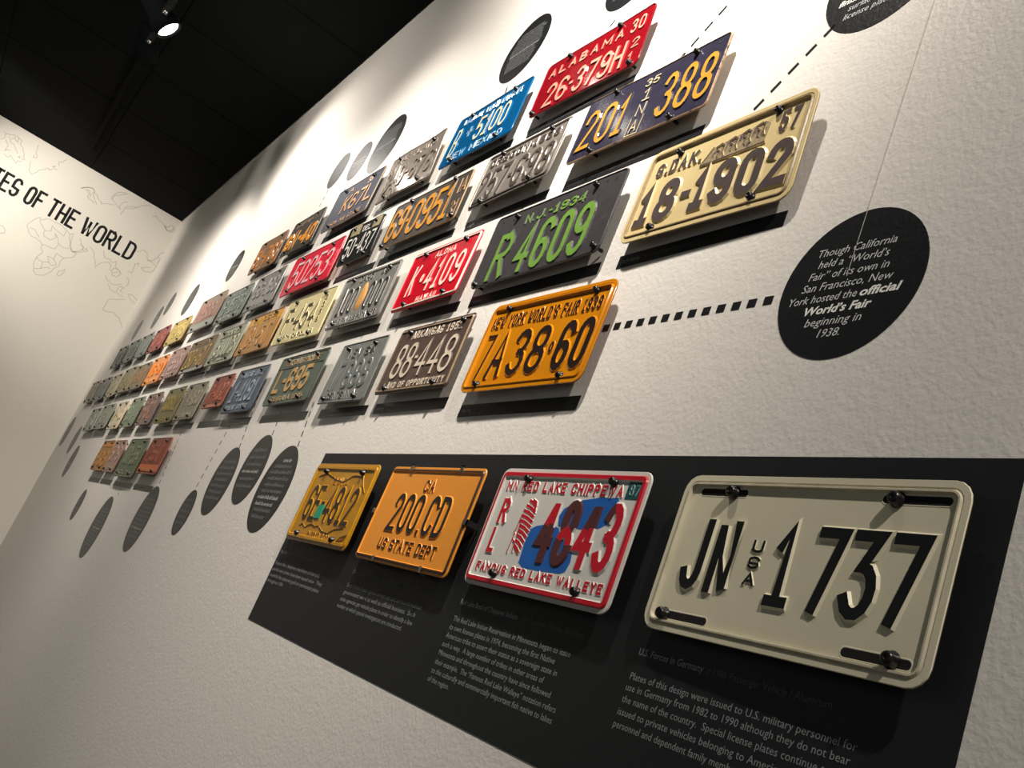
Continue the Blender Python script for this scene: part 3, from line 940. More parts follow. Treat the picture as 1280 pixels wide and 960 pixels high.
p = quick('F4', 'cream yellow plate with dark grey characters F-454', cy, cg, 'F-454', (.10, .76), (.22, .74), .0078, None, 'NORTH CAROLINA', wob=.0003)
for i, c in enumerate('3358'): p.small(c, .82, .87, .14 + .15 * i, .25 + .15 * i, cg, .0026)
gd = paint((166, 120, 58), .4, .35, (150, 140, 128), .18, 50)
quick('G8', 'golden plate with worn greyish numbers and a yellow strip along its top', gd, paint((168, 126, 82), .4, .4, (120, 100, 84), .15), '184-517', (.10, .90), (.32, .84), .0085, 'ILLINOIS 32', None, htop=paint((140, 96, 30), .4), band=[(.06, .25, paint((206, 152, 26), .35, .2, (150, 110, 30)))])
lg = paint((78, 90, 78), .45, .15, (66, 80, 70), .12, 60); lo = paint((196, 144, 72), .4, .15, (140, 110, 70), .1)
p = quick('LA', 'green plate with tan orange characters L-695 between two lines of lettering', lg, lo, 'L-695', (.10, .82), (.28, .76), .0100, 'SPORTSMANS PARADISE', 'LOUISIANA 1935', htop=paint((168, 124, 62), .4), rim=paint((60, 66, 54), .4), r=.012)
p.strokes([[(.03, .25), (.97, .25)], [(.05, .04), (.95, .04)]], paint((64, 58, 40), .4), .0024, .0012, 'raised_line')
sb = paint((70, 82, 96), .42, .12, (110, 124, 138), .12, 60); sl = paint((146, 160, 172), .35, .2, (90, 104, 118), .1)
quick('S1', 'slate blue plate with faint raised figures in the fourth row', sb, sl, '1-4191', (.12, .88), (.30, .76), .0070, 'KANSAS 1941', 'WHEAT STATE', rim=paint((60, 72, 86), .4), up=.0022)
quick('rs', 'smallest plate, rusty red with a pale lower edge', paint((134, 70, 54), .5, .45, (120, 112, 100), .25, 60), paint((176, 96, 66), .45, .4, (120, 104, 90)), '7-432', (.10, .90), (.25, .80), .0080, band=[(.90, .99, paint((196, 120, 98), .45))])
quick('d9', 'taupe grey plate beside the small rusty red plate, with almost no paint left', paint((128, 122, 104), .45, .4, (104, 98, 86), .25, 50), paint((140, 134, 112), .45, .4, (104, 98, 84)), '74-190', (.10, .90), (.22, .62), .0080, None, 'OKLAHOMA')
quick('d8', 'olive yellow plate with a dark lower band between grey and purplish plates', paint((112, 106, 64), .45, .4, (84, 84, 62), .2, 50), paint((154, 122, 40), .45, .2, (100, 90, 50)), '30812', (.12, .88), (.22, .66), .0100, None, 'MONT', htop=paint((150, 112, 30), .4))
quick('d7', 'purplish brown plate with rust orange figures in the fourth row', paint((116, 98, 92), .45, .45, (150, 96, 72), .25, 50), paint((160, 104, 76), .45, .3, (110, 90, 84)), '5-821', (.12, .88), (.26, .82), .0100, 'UTAH', None)
quick('d6', 'dull green plate with pale scratches, right of the narrow cream plate', paint((116, 126, 104), .45, .3, (140, 148, 130), .2, 50), paint((128, 138, 116), .45, .3, (160, 160, 150)), '99-174', (.10, .90), (.28, .80), .0070, 'OHIO', None)
quick('d5', 'narrow cream plate in the far part of the fourth row', paint((200, 188, 158), .45, .2, (150, 138, 116), .15, 50), paint((170, 156, 128), .45, .2, (120, 110, 96)), '2-403', (.12, .88), (.25, .66), .0080, None, '1946')
quick('d4', 'grey green plate second from left in the fourth row', paint((138, 140, 126), .5, .4, (112, 114, 104), .25, 50), paint((126, 130, 118), .5), '406-11', (.10, .90), (.28, .80), .0070)
quick('d3', 'pale grey green plate leftmost in the fourth row', paint((150, 154, 142), .5, .35, (128, 130, 118), .25, 50), paint((136, 140, 128), .5), '77-312', (.10, .90), (.28, .80), .0070)
quick('m1', 'faded tan plate leftmost in the third row, next to the corner', paint((152, 146, 130), .5, .3, (120, 114, 100), .2, 50), paint((130, 124, 108), .5), '41-77', (.12, .88), (.28, .80), .0070)
quick('m2', 'grey green plate second from left in the third row', paint((112, 116, 110), .45, .35, (88, 92, 90), .2, 50), paint((128, 130, 124), .5), '3-911', (.12, .88), (.28, .80), .0070)
quick('m3', 'pale tan speckled plate third from left in the third row', paint((164, 156, 130), .5, .3, (130, 120, 96), .25, 50), paint((140, 130, 104), .5), '8-245', (.12, .88), (.28, .80), .0070)
quick('m4', 'olive green plate left of the darker brown olive plate', paint((128, 120, 88), .45, .35, (104, 96, 66), .2, 50), paint((140, 130, 96), .5), '65-204', (.12, .88), (.28, .80), .0070)
quick('m5', 'brown olive plate with coppery figures, left of the bright orange plate', paint((116, 100, 74), .45, .4, (90, 76, 56), .2, 50), paint((170, 116, 70), .45, .2, (120, 90, 60)), '9-0417', (.12, .88), (.30, .74), .0085)
quick('m6', 'bright orange plate in the third row', paint((214, 122, 22), .4, .1, (190, 92, 16), .15, 50, coat=.3), paint((206, 112, 18), .35, .3, (150, 70, 16)), '116-82', (.10, .90), (.26, .70), .0070, None, 'COLORADO', htop=paint((236, 160, 30), .3), rim=paint((204, 130, 70), .35))
quick('m7', 'mauve brown plate right of the bright orange plate', paint((150, 120, 112), .45, .35, (120, 92, 84), .22, 50), paint((182, 156, 144), .45, .3, (130, 104, 96)), '7-55-38', (.10, .90), (.24, .76), .0070, None, 'VERMONT')
quick('m8', 'brown plate crowded with mustard yellow figures in the third row', paint((104, 86, 60), .45, .35, (84, 70, 56), .2, 50), paint((192, 156, 60), .4, .2, (130, 104, 60)), '280-4617', (.06, .94), (.28, .86), .0075, 'MICHIGAN', None, htop=paint((130, 104, 60), .4), band=[(.90, .99, paint((150, 150, 144), .4))])
mg = paint((150, 152, 132), .42, .15, (128, 130, 112), .12, 50)
p = quick('m9', 'pale sage green plate with tone on tone figures and framed lines of lettering', mg, paint((128, 132, 110), .42, .1), '5-1128', (.16, .90), (.28, .76), .0062, 'TEXAS 45', 'TRUCK', htop=paint((96, 98, 76), .42))
p.strokes([[(.12, .24), (.90, .24)], [(.10, .80), (.90, .80)]], paint((104, 108, 86), .42), .0020, .0010, 'raised_line')
for key, n_, c1, c2 in (('t1', 'leftmost plate of the second row, dark grey green', (84, 90, 86), (104, 110, 106)), ('t2', 'dark grey green plate second from left in the second row', (92, 98, 90), (116, 120, 112)), ('t3', 'grey green plate just left of the brick red one', (112, 118, 112), (134, 140, 134))):
    quick(key, n_, paint(c1, .45, .35, tuple(v - 18 for v in c1), .2, 50), paint(c2, .45, .2, c1), '1-0%d2' % (hash_(key) % 10), (.12, .88), (.26, .80), .0070)
quick('t4', 'brick red plate in the far part of the second row', paint((130, 66, 58), .48, .25, (120, 56, 50), .2, 50), paint((176, 112, 96), .45, .3, (140, 70, 60)), '30-716', (.12, .88), (.28, .76), .0070)
quick('t5', 'mustard yellow plate right of the brick red plate', paint((170, 148, 84), .48, .25, (150, 120, 50), .2, 50), paint((206, 184, 110), .42, .3, (160, 130, 60)), 'T-2045', (.12, .88), (.24, .76), .0075)
quick('t6', 'tall grey plate with pinkish worn middle and a pale green foot', paint((140, 126, 112), .42, .3, (120, 110, 96), .18, 40), paint((160, 118, 106), .45, .3, (130, 110, 100)), '4-8091', (.12, .88), (.24, .70), .0090, band=[(.76, .97, paint((140, 146, 136), .4, .2, (120, 126, 118))), (.16, .74, paint((158, 116, 104), .45, .4, (132, 116, 104), .2))])
quick('t7', 'grey green plate closely lettered with glinting silver edges in the second row', paint((96, 106, 98), .36, .2, (80, 88, 82), .15, 50), paint((140, 150, 144), .3, .2, (100, 110, 104)), '19-45076', (.08, .90), (.28, .76), .0052, 'MISSISSIPPI', 'HOSPITALITY', up=.0022)
quick('t8', 'dull grey plate at the left of the crimson 50253 plate', paint((122, 120, 116), .32, .25, (100, 98, 94), .18, 50, metal=.2), paint((136, 134, 130), .3, .2, (104, 102, 98)), '66-193', (.12, .90), (.22, .66), .0070, None, '7-28-45', up=.0024)
quick('b1', 'ochre plate leftmost in the short lowest row', paint((152, 110, 54), .48, .2, (150, 100, 40), .15, 50), paint((160, 104, 46), .42), '9-31-6', (.12, .88), (.36, .86), .0060, band=[(.10, .22, paint((180, 110, 24), .4))])
quick('b2', 'pinkish brown plate second in the short lowest row', paint((148, 118, 104), .45, .35, (120, 92, 80), .2, 50), paint((170, 140, 126), .45), '52-8', (.14, .86), (.20, .66), .0070, None, '1928')
quick('b3', 'largest plate of the short lowest row, mossy green', paint((90, 98, 76), .48, .35, (128, 130, 104), .2, 40), paint((124, 132, 104), .42), '301-554', (.12, .86), (.20, .68), .0080, None, 'SOUTH', r=.014, htop=paint((140, 150, 124), .4))
quick('b4', 'brick orange plate rightmost in the short lowest row', paint((134, 68, 48), .48, .25, (126, 60, 44), .2, 50), paint((140, 84, 64), .42, .2), '2-55-17', (.12, .86), (.20, .66), .0070, None, 'ARIZONA', htop=paint((190, 140, 60), .4), band=[(.74, .92, paint((204, 96, 40), .38, .2, (180, 70, 30)))])

# ------------------------------------------------------------------ caption strips under the plates (vinyl on the wall)
ROWTOP = {'T1': .9930, 'T2': .8025, 'T3': .6060, 'T4': .4080, 'T5': .1875}
CAP = [('NY', 'T4', "New York", '1939 Passenger Vehicle / Stamped Steel', 'under the orange New York plate'), ('SD', 'T3', 'South Dakota', '1957 Passenger Vehicle / Stamped Steel', 'under the cream South Dakota plate'),
       ('NJ', 'T3', 'New Jersey', '1934 Passenger Vehicle / Stamped Steel', 'under the green lettered 1934 plate'), ('CA', 'T2', '', '', 'under the purple blue 201 388 plate'), ('AL', 'T1', '', '', 'under the glossy red ALABAMA plate'),
       ('NM', 'T1', '', '', 'under the glossy blue plate'), ('OR', 'T2', 'Oregon', '1933 Passenger Vehicle / Steel', 'under the silver OREGON plate'), ('HI', 'T3', 'Hawaii', '1957 Passenger Vehicle / Steel', 'under the bright red ALOHA plate'),
       ('AR', 'T4', 'Arkansas', '1952 Passenger Vehicle / Steel', 'under the dark brown ARKANSAS plate'), ('ID', 'T3', '', '', 'under the IDAHO plate'), ('NE', 'T4', '', '', 'under the plate with the notched edge'),
       ('IA', 'T2', '', '', 'under the golden 69-0951 plate'), ('MA', 'T1', '', '', 'under the pale silver 349-676 plate'), ('PA', 'T1', '', '', 'under the navy and orange plate'), ('y2', 'T1', '', '', 'under the blackish plate with orange numbers'),
       ('y1', 'T1', '', '', 'under the rusty plate at the left end of the top row'), ('R5', 'T2', '', '', 'under the crimson 50253 plate'), ('DE', 'T2', '', '', 'under the small black plate'), ('F4', 'T3', '', '', 'under the cream F-454 plate'),
       ('G8', 'T3', '', '', 'under the golden plate with the yellow top strip'), ('LA', 'T4', '', '', 'under the green L-695 plate'), ('S1', 'T4', '', '', 'under the slate blue plate'), ('rs', 'T4', '', '', 'under the small rusty red plate'),
       ('d9', 'T4', '', '', 'under the taupe grey plate'), ('d8', 'T4', '', '', 'under the olive yellow plate'), ('d7', 'T4', '', '', 'under the purplish brown plate'), ('d6', 'T4', '', '', 'under the dull green scratched plate'),
       ('d5', 'T4', '', '', 'under the narrow cream plate'), ('d4', 'T4', '', '', 'second from the left under the fourth row'), ('d3', 'T4', '', '', 'leftmost under the fourth row'), ('m1', 'T3', '', '', 'leftmost under the third row'),
       ('m2', 'T3', '', '', 'second from the left under the third row'), ('m3', 'T3', '', '', 'third from the left under the third row'), ('m4', 'T3', '', '', 'under the olive green plate'), ('m5', 'T3', '', '', 'under the brown olive plate'),
       ('m6', 'T3', '', '', 'under the bright orange plate'), ('m7', 'T3', '', '', 'under the mauve brown plate'), ('m8', 'T3', '', '', 'under the brown plate with mustard figures'), ('m9', 'T3', '', '', 'under the pale sage green plate'),
       ('t1', 'T2', '', '', 'leftmost under the second row'), ('t2', 'T2', '', '', 'second from the left under the second row'), ('t3', 'T2', '', '', 'third from the left under the second row'), ('t4', 'T2', '', '', 'under the brick red plate'),
       ('t5', 'T2', '', '', 'under the mustard yellow plate'), ('t6', 'T2', '', '', 'under the tall grey and pinkish plate'), ('t7', 'T2', '', '', 'under the closely lettered grey green plate'), ('t8', 'T2', '', '', 'under the dull grey plate'),
       ('b1', 'T5', '', '', 'under the ochre plate of the lowest row'), ('b2', 'T5', '', '', 'under the pinkish brown plate of the lowest row'), ('b3', 'T5', '', '', 'under the mossy green plate of the lowest row'), ('b4', 'T5', '', '', 'under the brick orange plate of the lowest row')]
TH = .0006


def strokes_bar(mb, x0, x1, z, h, mi=0, seed=0):
    """a line of print too small to read: word-long runs of tiny upright marks"""
    rnd = random.Random(seed); x = x0
    while x < x1 - h * .6:
        n = rnd.randint(3, 9)
        for _ in range(n):
            if x > x1: break
            hh = h * rnd.choice((.68, .68, .68, 1.0)); w = h * .16
            mb.add([(x, -TH - .0002, z), (x + w, -TH - .0002, z), (x + w, -TH - .0002, z + hh), (x, -TH - .0002, z + hh)], [(0, 1, 2, 3)], mi)
            if rnd.random() < .6:
                zz_ = z + hh * rnd.choice((0, .45, .8))
                mb.add([(x, -TH - .0002, zz_), (x + h * .42, -TH - .0002, zz_), (x + h * .42, -TH - .0002, zz_ + h * .12), (x, -TH - .0002, zz_ + h * .12)], [(0, 1, 2, 3)], mi)
            x += h * .52
        x += h * .4


for key, row, t1, t2, where in CAP:
    q = RECT[key]
    x0 = q[0] - .010; w = max(q[2], .255); zt = ROWTOP[row] - (.018 if key == 'NY' else 0); hh = .0205
    e = empty('caption_strip', (0, 0, 0))
    tag(e, 'narrow black caption strip ' + where, 'caption', 'caption strips under the plates')
    e.location = (x0 + w / 2, 0, zt - hh)
    k = MB(); k.box((-w / 2, -TH, 0), (w / 2, 0, hh)); k.build('strip', M_VINYL, e)
    k = MB()
    if t1:
        cap = .0058; xb = -w / 2 + .009; w1 = text_width(t1, cap, .82)
        put_text(k, t1, xb, xb + w1, .0072, cap, -TH - .0002, 0, bold=.018)
        w2 = text_width(t2, cap, .72)
        put_text(k, t2, xb + w1 + .008, min(xb + w1 + .008 + w2, w / 2 - .02), .0072, cap, -TH - .0002, 1)
    else:
        strokes_bar(k, -w / 2 + .009, w / 2 - w * .38, .0075, .0055, 1, hash_(key))
    k.build('lettering', [M_INKG, M_INKD], e)

# ------------------------------------------------------------------ black panel with its texts
PX0, PX1, PZ1, PZ0 = -1.8393, -.4275, .3062, -.0338
e = empty('text_panel', ((PX0 + PX1) / 2, 0, PZ0))
tag(e, 'long black panel of printed text behind the four lowest plates', 'panel')
k = MB(); k.box((PX0 - e.location.x, -TH, 0), (PX1 - e.location.x, 0, PZ1 - PZ0)); k.build('panel_sheet', M_PANEL, e)


def block(head1, h1, head2, h2, lines, zh=.0985, cap=.0066):
    mb = MB(); ox, oz = e.location.x, e.location.z
    if head1: put_text(mb, head1, h1[0] - ox, h1[1] - ox, zh - oz, cap, -TH - .0002, 0, bold=.016)
    if head2: put_text(mb, head2, h2[0] - ox, h2[1] - ox, zh - oz, cap, -TH - .0002, 1)
    for s, a, b, z in lines: put_text(mb, s, a - ox, b - ox, z - oz, cap, -TH - .0002, 0)
    mb.build('lettering', [M_INKL, M_INKD], e)


M_INKL = paint((142, 146, 148), .6, bump=0, tone=0)
block('U.S. Forces in Germany', (-.7605, -.672), 'c 1986 Passenger Vehicle / Aluminum', (-.667, -.5325), [
    ('Plates of this design were issued to U.S. military personnel for', -.7612, -.5020, .0747), ('use in Germany from 1982 to 1990 although they do not bear', -.7618, -.5048, .0640),
    ('the name of the country.  Special license plates continue to be', -.7617, -.5060, .0528), ('issued to private vehicles belonging to American military', -.7617, -.5200, .0410),
    ('personnel and dependent family members.', -.7618, -.5960, .0292)])
block('Red Lake Band of Chippewa Indians', (-1.1160, -.980), '1987 Passenger Vehicle / Aluminum', (-.973, -.8495), [
    ('The Red Lake Indian Reservation in Minnesota began to issue', -1.1174, -.8605, .0764), ('its own license plates in 1974, becoming the first Native', -1.1184, -.8827, .0652),
    ('American tribe to assert their status as a sovereign state in', -1.1188, -.8717, .0543), ('such a way.  A large number of tribes in other areas of', -1.1193, -.8896, .0431),
    ('Minnesota and throughout the country have since followed', -1.1195, -.8694, .0319), ('their example.  The \u201cFamous Red Lake Walleye\u201d notation refers', -1.1194, -.8523, .0202),
    ('to the culturally and commercially important fish native to lakes', -1.1196, -.8521, .0090), ('of the region.', -1.1206, -1.0647, -.0018)])
block('CIA', (-1.4725, -1.4600), 'US State Department Foreign Mission / Aluminum', (-1.455, -1.2437), [
    ('Since United States special envoys use cars abroad to transact', -1.4737, -1.2077, .0765), ('government work as well as official business.  Such', -1.4744, -1.2180, .0648),
    ('state agencies get vehicle plates in order to identify a line', -1.4752, -1.2166, .0534), ('number in which special investigators are conducted.', -1.4764, -1.2395, .0424)])
block('Puerto Rico', (-1.8291, -1.795), 'Commonwealth License Plate', (-1.79, -1.6497), [
    ('Puerto Rico became a territory of the U.S.', -1.8309, -1.5964, .0758), ('and its own plates have been issued since.  They', -1.8319, -1.5709, .0640),
    ('resemble the pictured gold on permanent plates', -1.8333, -1.5710, .0523), ('throughout 1981.', -1.8338, -1.7391, .0415)])

# ------------------------------------------------------------------ round vinyl callouts
OV = [
    (-.647, .492, .0845, 'large black round callout about California and the official World\u2019s Fair', 'y'),
    (-.737, .940, .0880, 'black round callout cut by the top edge of the picture, text about license plates', 'z'),
    (-1.398, 1.300, .0850, 'black round callout just above the red ALABAMA plate', 9),
    (-1.787, 1.294, .0900, 'shiny grey looking round callout above the blue plate', 12),
    (-2.515, 1.277, .0990, 'largest of the three callouts above the navy and orange plate', 12),
    (-2.717, 1.280, .0690, 'middle one of the three callouts above the navy and orange plate', 7),
    (-2.915, 1.304, .0670, 'leftmost of the three callouts above the navy and orange plate', 5),
    (-3.804, 1.115, .0720, 'round callout left of the rusty plate that starts the top row', 6),
    (-4.429, 1.056, .0810, 'round callout above the mustard yellow plate', 7),
    (-4.974, 1.116, .0650, 'round callout upper right of the far pair above the brick red plate', 5),
    (-5.156, 1.063, .0670, 'round callout lower left of the far pair above the brick red plate', 5),
    (-5.656, 1.049, .0660, 'farthest round callout above the second row, nearest the corner', 5),
    (-6.257, .435, .0970, 'round callout touching the room corner, highest of three at the far left', 7),
    (-5.738, .375, .0830, 'middle of the three small callouts at the far left below the rows', 6),
    (-5.418, .252, .0890, 'lowest of the three small callouts at the far left', 7),
    (-4.452, .061, .0700, 'small round callout below the ochre plate', 5),
    (-3.798, .008, .1190, 'lowest and largest round callout, below the mossy green plate', 12),
    (-3.151, .082, .1080, 'round callout to the right of and below the brick orange plate', 10),
    (-2.683, .131, .0650, 'smallest of the four dark callouts left of the black panel', 5),
    (-2.487, .228, .0930, 'dark round callout, second from left of the group by the panel', 7),
    (-2.272, .264, .0890, 'dark round callout, third from left of the group by the panel', 6),
    (-2.059, .223, .1010, 'dark round callout nearest the gold plate and black panel', 'r'),
]
for i, (cx, cz, r, lab, txt) in enumerate(OV):
    e2 = empty('round_callout', (cx, 0, cz - r))
    tag(e2, lab, 'callout', 'round black text callouts')
    k = MB(); n = 72
    vs = [(r * math.cos(2 * PI * q / n), -TH, r + r * math.sin(2 * PI * q / n)) for q in range(n)] + [(r * math.cos(2 * PI * q / n), 0, r + r * math.sin(2 * PI * q / n)) for q in range(n)]
    k.add(vs, [list(range(n)), list(range(n, 2 * n))[::-1]] + [(q, (q + 1) % n, n + (q + 1) % n, n + q) for q in range(n)])
    k.build('disc', M_VINYL, e2)
    mb = MB(); y = -TH - .0002

    def tl(s, a, b, z, cap, mi, bold=0.0, sh=.22): put_text(mb, s, a - cx, b - cx, z - (cz - r), cap, y, mi, bold, sh)
    if txt == 'y':
        c = .0092
        tl('Though California', -.6975, -.6042, .5292, c, 0); tl('held a \u201cWorld\u2019s', -.6930, -.6085, .5154, c, 0)
        tl('Fair\u201d of its own in', -.7006, -.6047, .5016, c, 0); tl('San Francisco, New', -.7045, -.5963, .4880, c, 0)
        tl('York hosted the', -.7164, -.6326, .4740, c, 0); tl('official', -.6292, -.5835, .4740, c, 2, .028)
        tl('World\u2019s Fair', -.6917, -.6118, .4600, c, 2, .028); tl('beginning in', -.6861, -.6186, .4463, c, 0); tl('1938.', -.6657, -.6390, .4325, c, 0)
    elif txt == 'z':
        c = .0092
        tl('and gave them a', -.7900, -.7000, .9650, c, 0); tl('special gloss to', -.7950, -.6980, .9515, c, 0); tl('highlight the', -.7880, -.7050, .9380, c, 0)
        tl('even paint and', -.7980, -.6980, .9245, c, 0); tl('finish', -.8007, -.7680, .9110, c, 2, .028); tl('of every', -.7630, -.7150, .9110, c, 0)
        tl('surface', -.7828, -.7440, .8975, c, 0); tl('license plate.', -.7859, -.7165, .8840, c, 0)
    elif txt == 'r':
        for q, (a, b_, z, m_) in enumerate([(-.0740, -.0219, .285, 2), (-.1137 + .0, -.0000, .2712, 1), (-.1316, .0147, .257, 1), (-.1252, .014, .2425, 1), (-.1241, .0079, .2275, 1), (-.1282, .0117, .2130, 1), (-.1322, .0123, .198, 2), (-.1277, -.0038, .183, 2), (-.1197, -.0031, .1695, 1), (-.1102, -.0273, .154, 1)]):
            strokes_bar(mb, -2.0 + a - cx + .004, -2.0 + b_ - cx, z - (cz - r), .0085, m_, 900 + q)
    else:
        nl = txt; rnd = random.Random(40 + i)
        for q in range(nl):
            zz_ = r * (1 + .62 * (1 - 2 * (q + .5) / nl)); hw = math.sqrt(max(0, r * r - (zz_ - r) ** 2)) * rnd.uniform(.62, .78)
            strokes_bar(mb, -hw, hw, zz_, min(.0085, r * 1.24 / nl * .62), 2 if q in (nl // 2, nl - 3) and rnd.random() < .6 else 1, i * 50 + q)
    mb.build('lettering', [M_INKW if txt in ('y', 'z') else M_INKL, M_INKG, M_INKX if False else paint((232, 232, 226), .6, bump=0, tone=0)], e2)


# ------------------------------------------------------------------ dashed leader lines between callouts and plates
def leader(lab, a, b, dash=.0125, gap=.0095, w=.0052):
    L_ = math.hypot(b[0] - a[0], b[1] - a[1]); ux, uz = (b[0] - a[0]) / L_, (b[1] - a[1]) / L_
    e_ = empty('dashed_leader_line', (a[0], 0, a[1]))
    tag(e_, lab, 'dashed line', 'dashed lines from callouts to plates')
    n = max(1, int(round((L_ + gap) / (dash + gap))))
    px, pz = -uz * w / 2, ux * w / 2
    k = MB()
    c = [(0, 0), (ux * dash, uz * dash)]
    top = [(c[0][0] + px, -TH, c[0][1] + pz), (c[1][0] + px, -TH, c[1][1] + pz), (c[1][0] - px, -TH, c[1][1] - pz), (c[0][0] - px, -TH, c[0][1] - pz)]
    k.add(top + [(v[0], 0, v[2]) for v in top], [(0, 1, 2, 3), (0, 4, 5, 1), (1, 5, 6, 2), (2, 6, 7, 3), (3, 7, 4, 0)])
    me = k.mesh('dash', [M_VINYL])
    for i in range(n):
        o = bpy.data.objects.new('dash', me); COL.objects.link(o); o.parent = e_
        o.location = (ux * (dash + gap) * i, 0, uz * (dash + gap) * i)


leader('dashed line from the orange New York plate to the World\u2019s Fair callout', (-1.040, .4895), (-.737, .4875), .0125, .0112, .0100)
leader('dashed line rising from the South Dakota plate to the callout at the top edge', (-.915, .772), (-.803, .878), .0170, .0120, .0052)
leader('dashed line rising from the purple blue plate to the upper edge', (-1.125, .970), (-.985, 1.106), .0170, .0120, .0052)
leader('short dashed line above the red ALABAMA plate', (-1.412, 1.175), (-1.393, 1.197), .016, .012, .005)
leader('short dashed line above the blue plate', (-1.778, 1.160), (-1.787, 1.198), .026, .012, .005)
leader('dashed line from the panel side callout up to the notched plate', (-2.026, .322), (-2.058, .423), .0135, .0115, .0045)
leader('dashed line up from the third callout of the panel group', (-2.245, .352), (-2.262, .413), .0135, .0115, .0045)
leader('dashed line up from the second callout of the panel group', (-2.467, .320), (-2.542, .500), .0135, .0115, .0045)
leader('dashed line up from the smallest callout of the panel group', (-2.690, .205), (-2.664, .382), .0135, .0115, .0045)
leader('long dashed line beside the brick orange plate', (-3.152, .200), (-3.262, .500), .0135, .0115, .0045)
leader('dashed line under the leftmost of three callouts in the top part', (-2.922, 1.232), (-2.927, 1.160), .0135, .0115, .0045)
leader('dashed line under the middle one of three callouts in the top part', (-2.716, 1.206), (-2.722, 1.165), .0135, .0115, .0045)
leader('short dashed line above the lowest and largest callout', (-3.706, .137), (-3.748, .180), .0135, .0115, .0045)

# ------------------------------------------------------------------ the end wall: title and world map outline
EX = ENDX
e = empty('wall_title', (EX, -.57, 1.56))
tag(e, 'large black condensed title OF THE WORLD on the end wall', 'lettering')


def fe_(x, z, out): return (out, x + .57, z - 1.56)


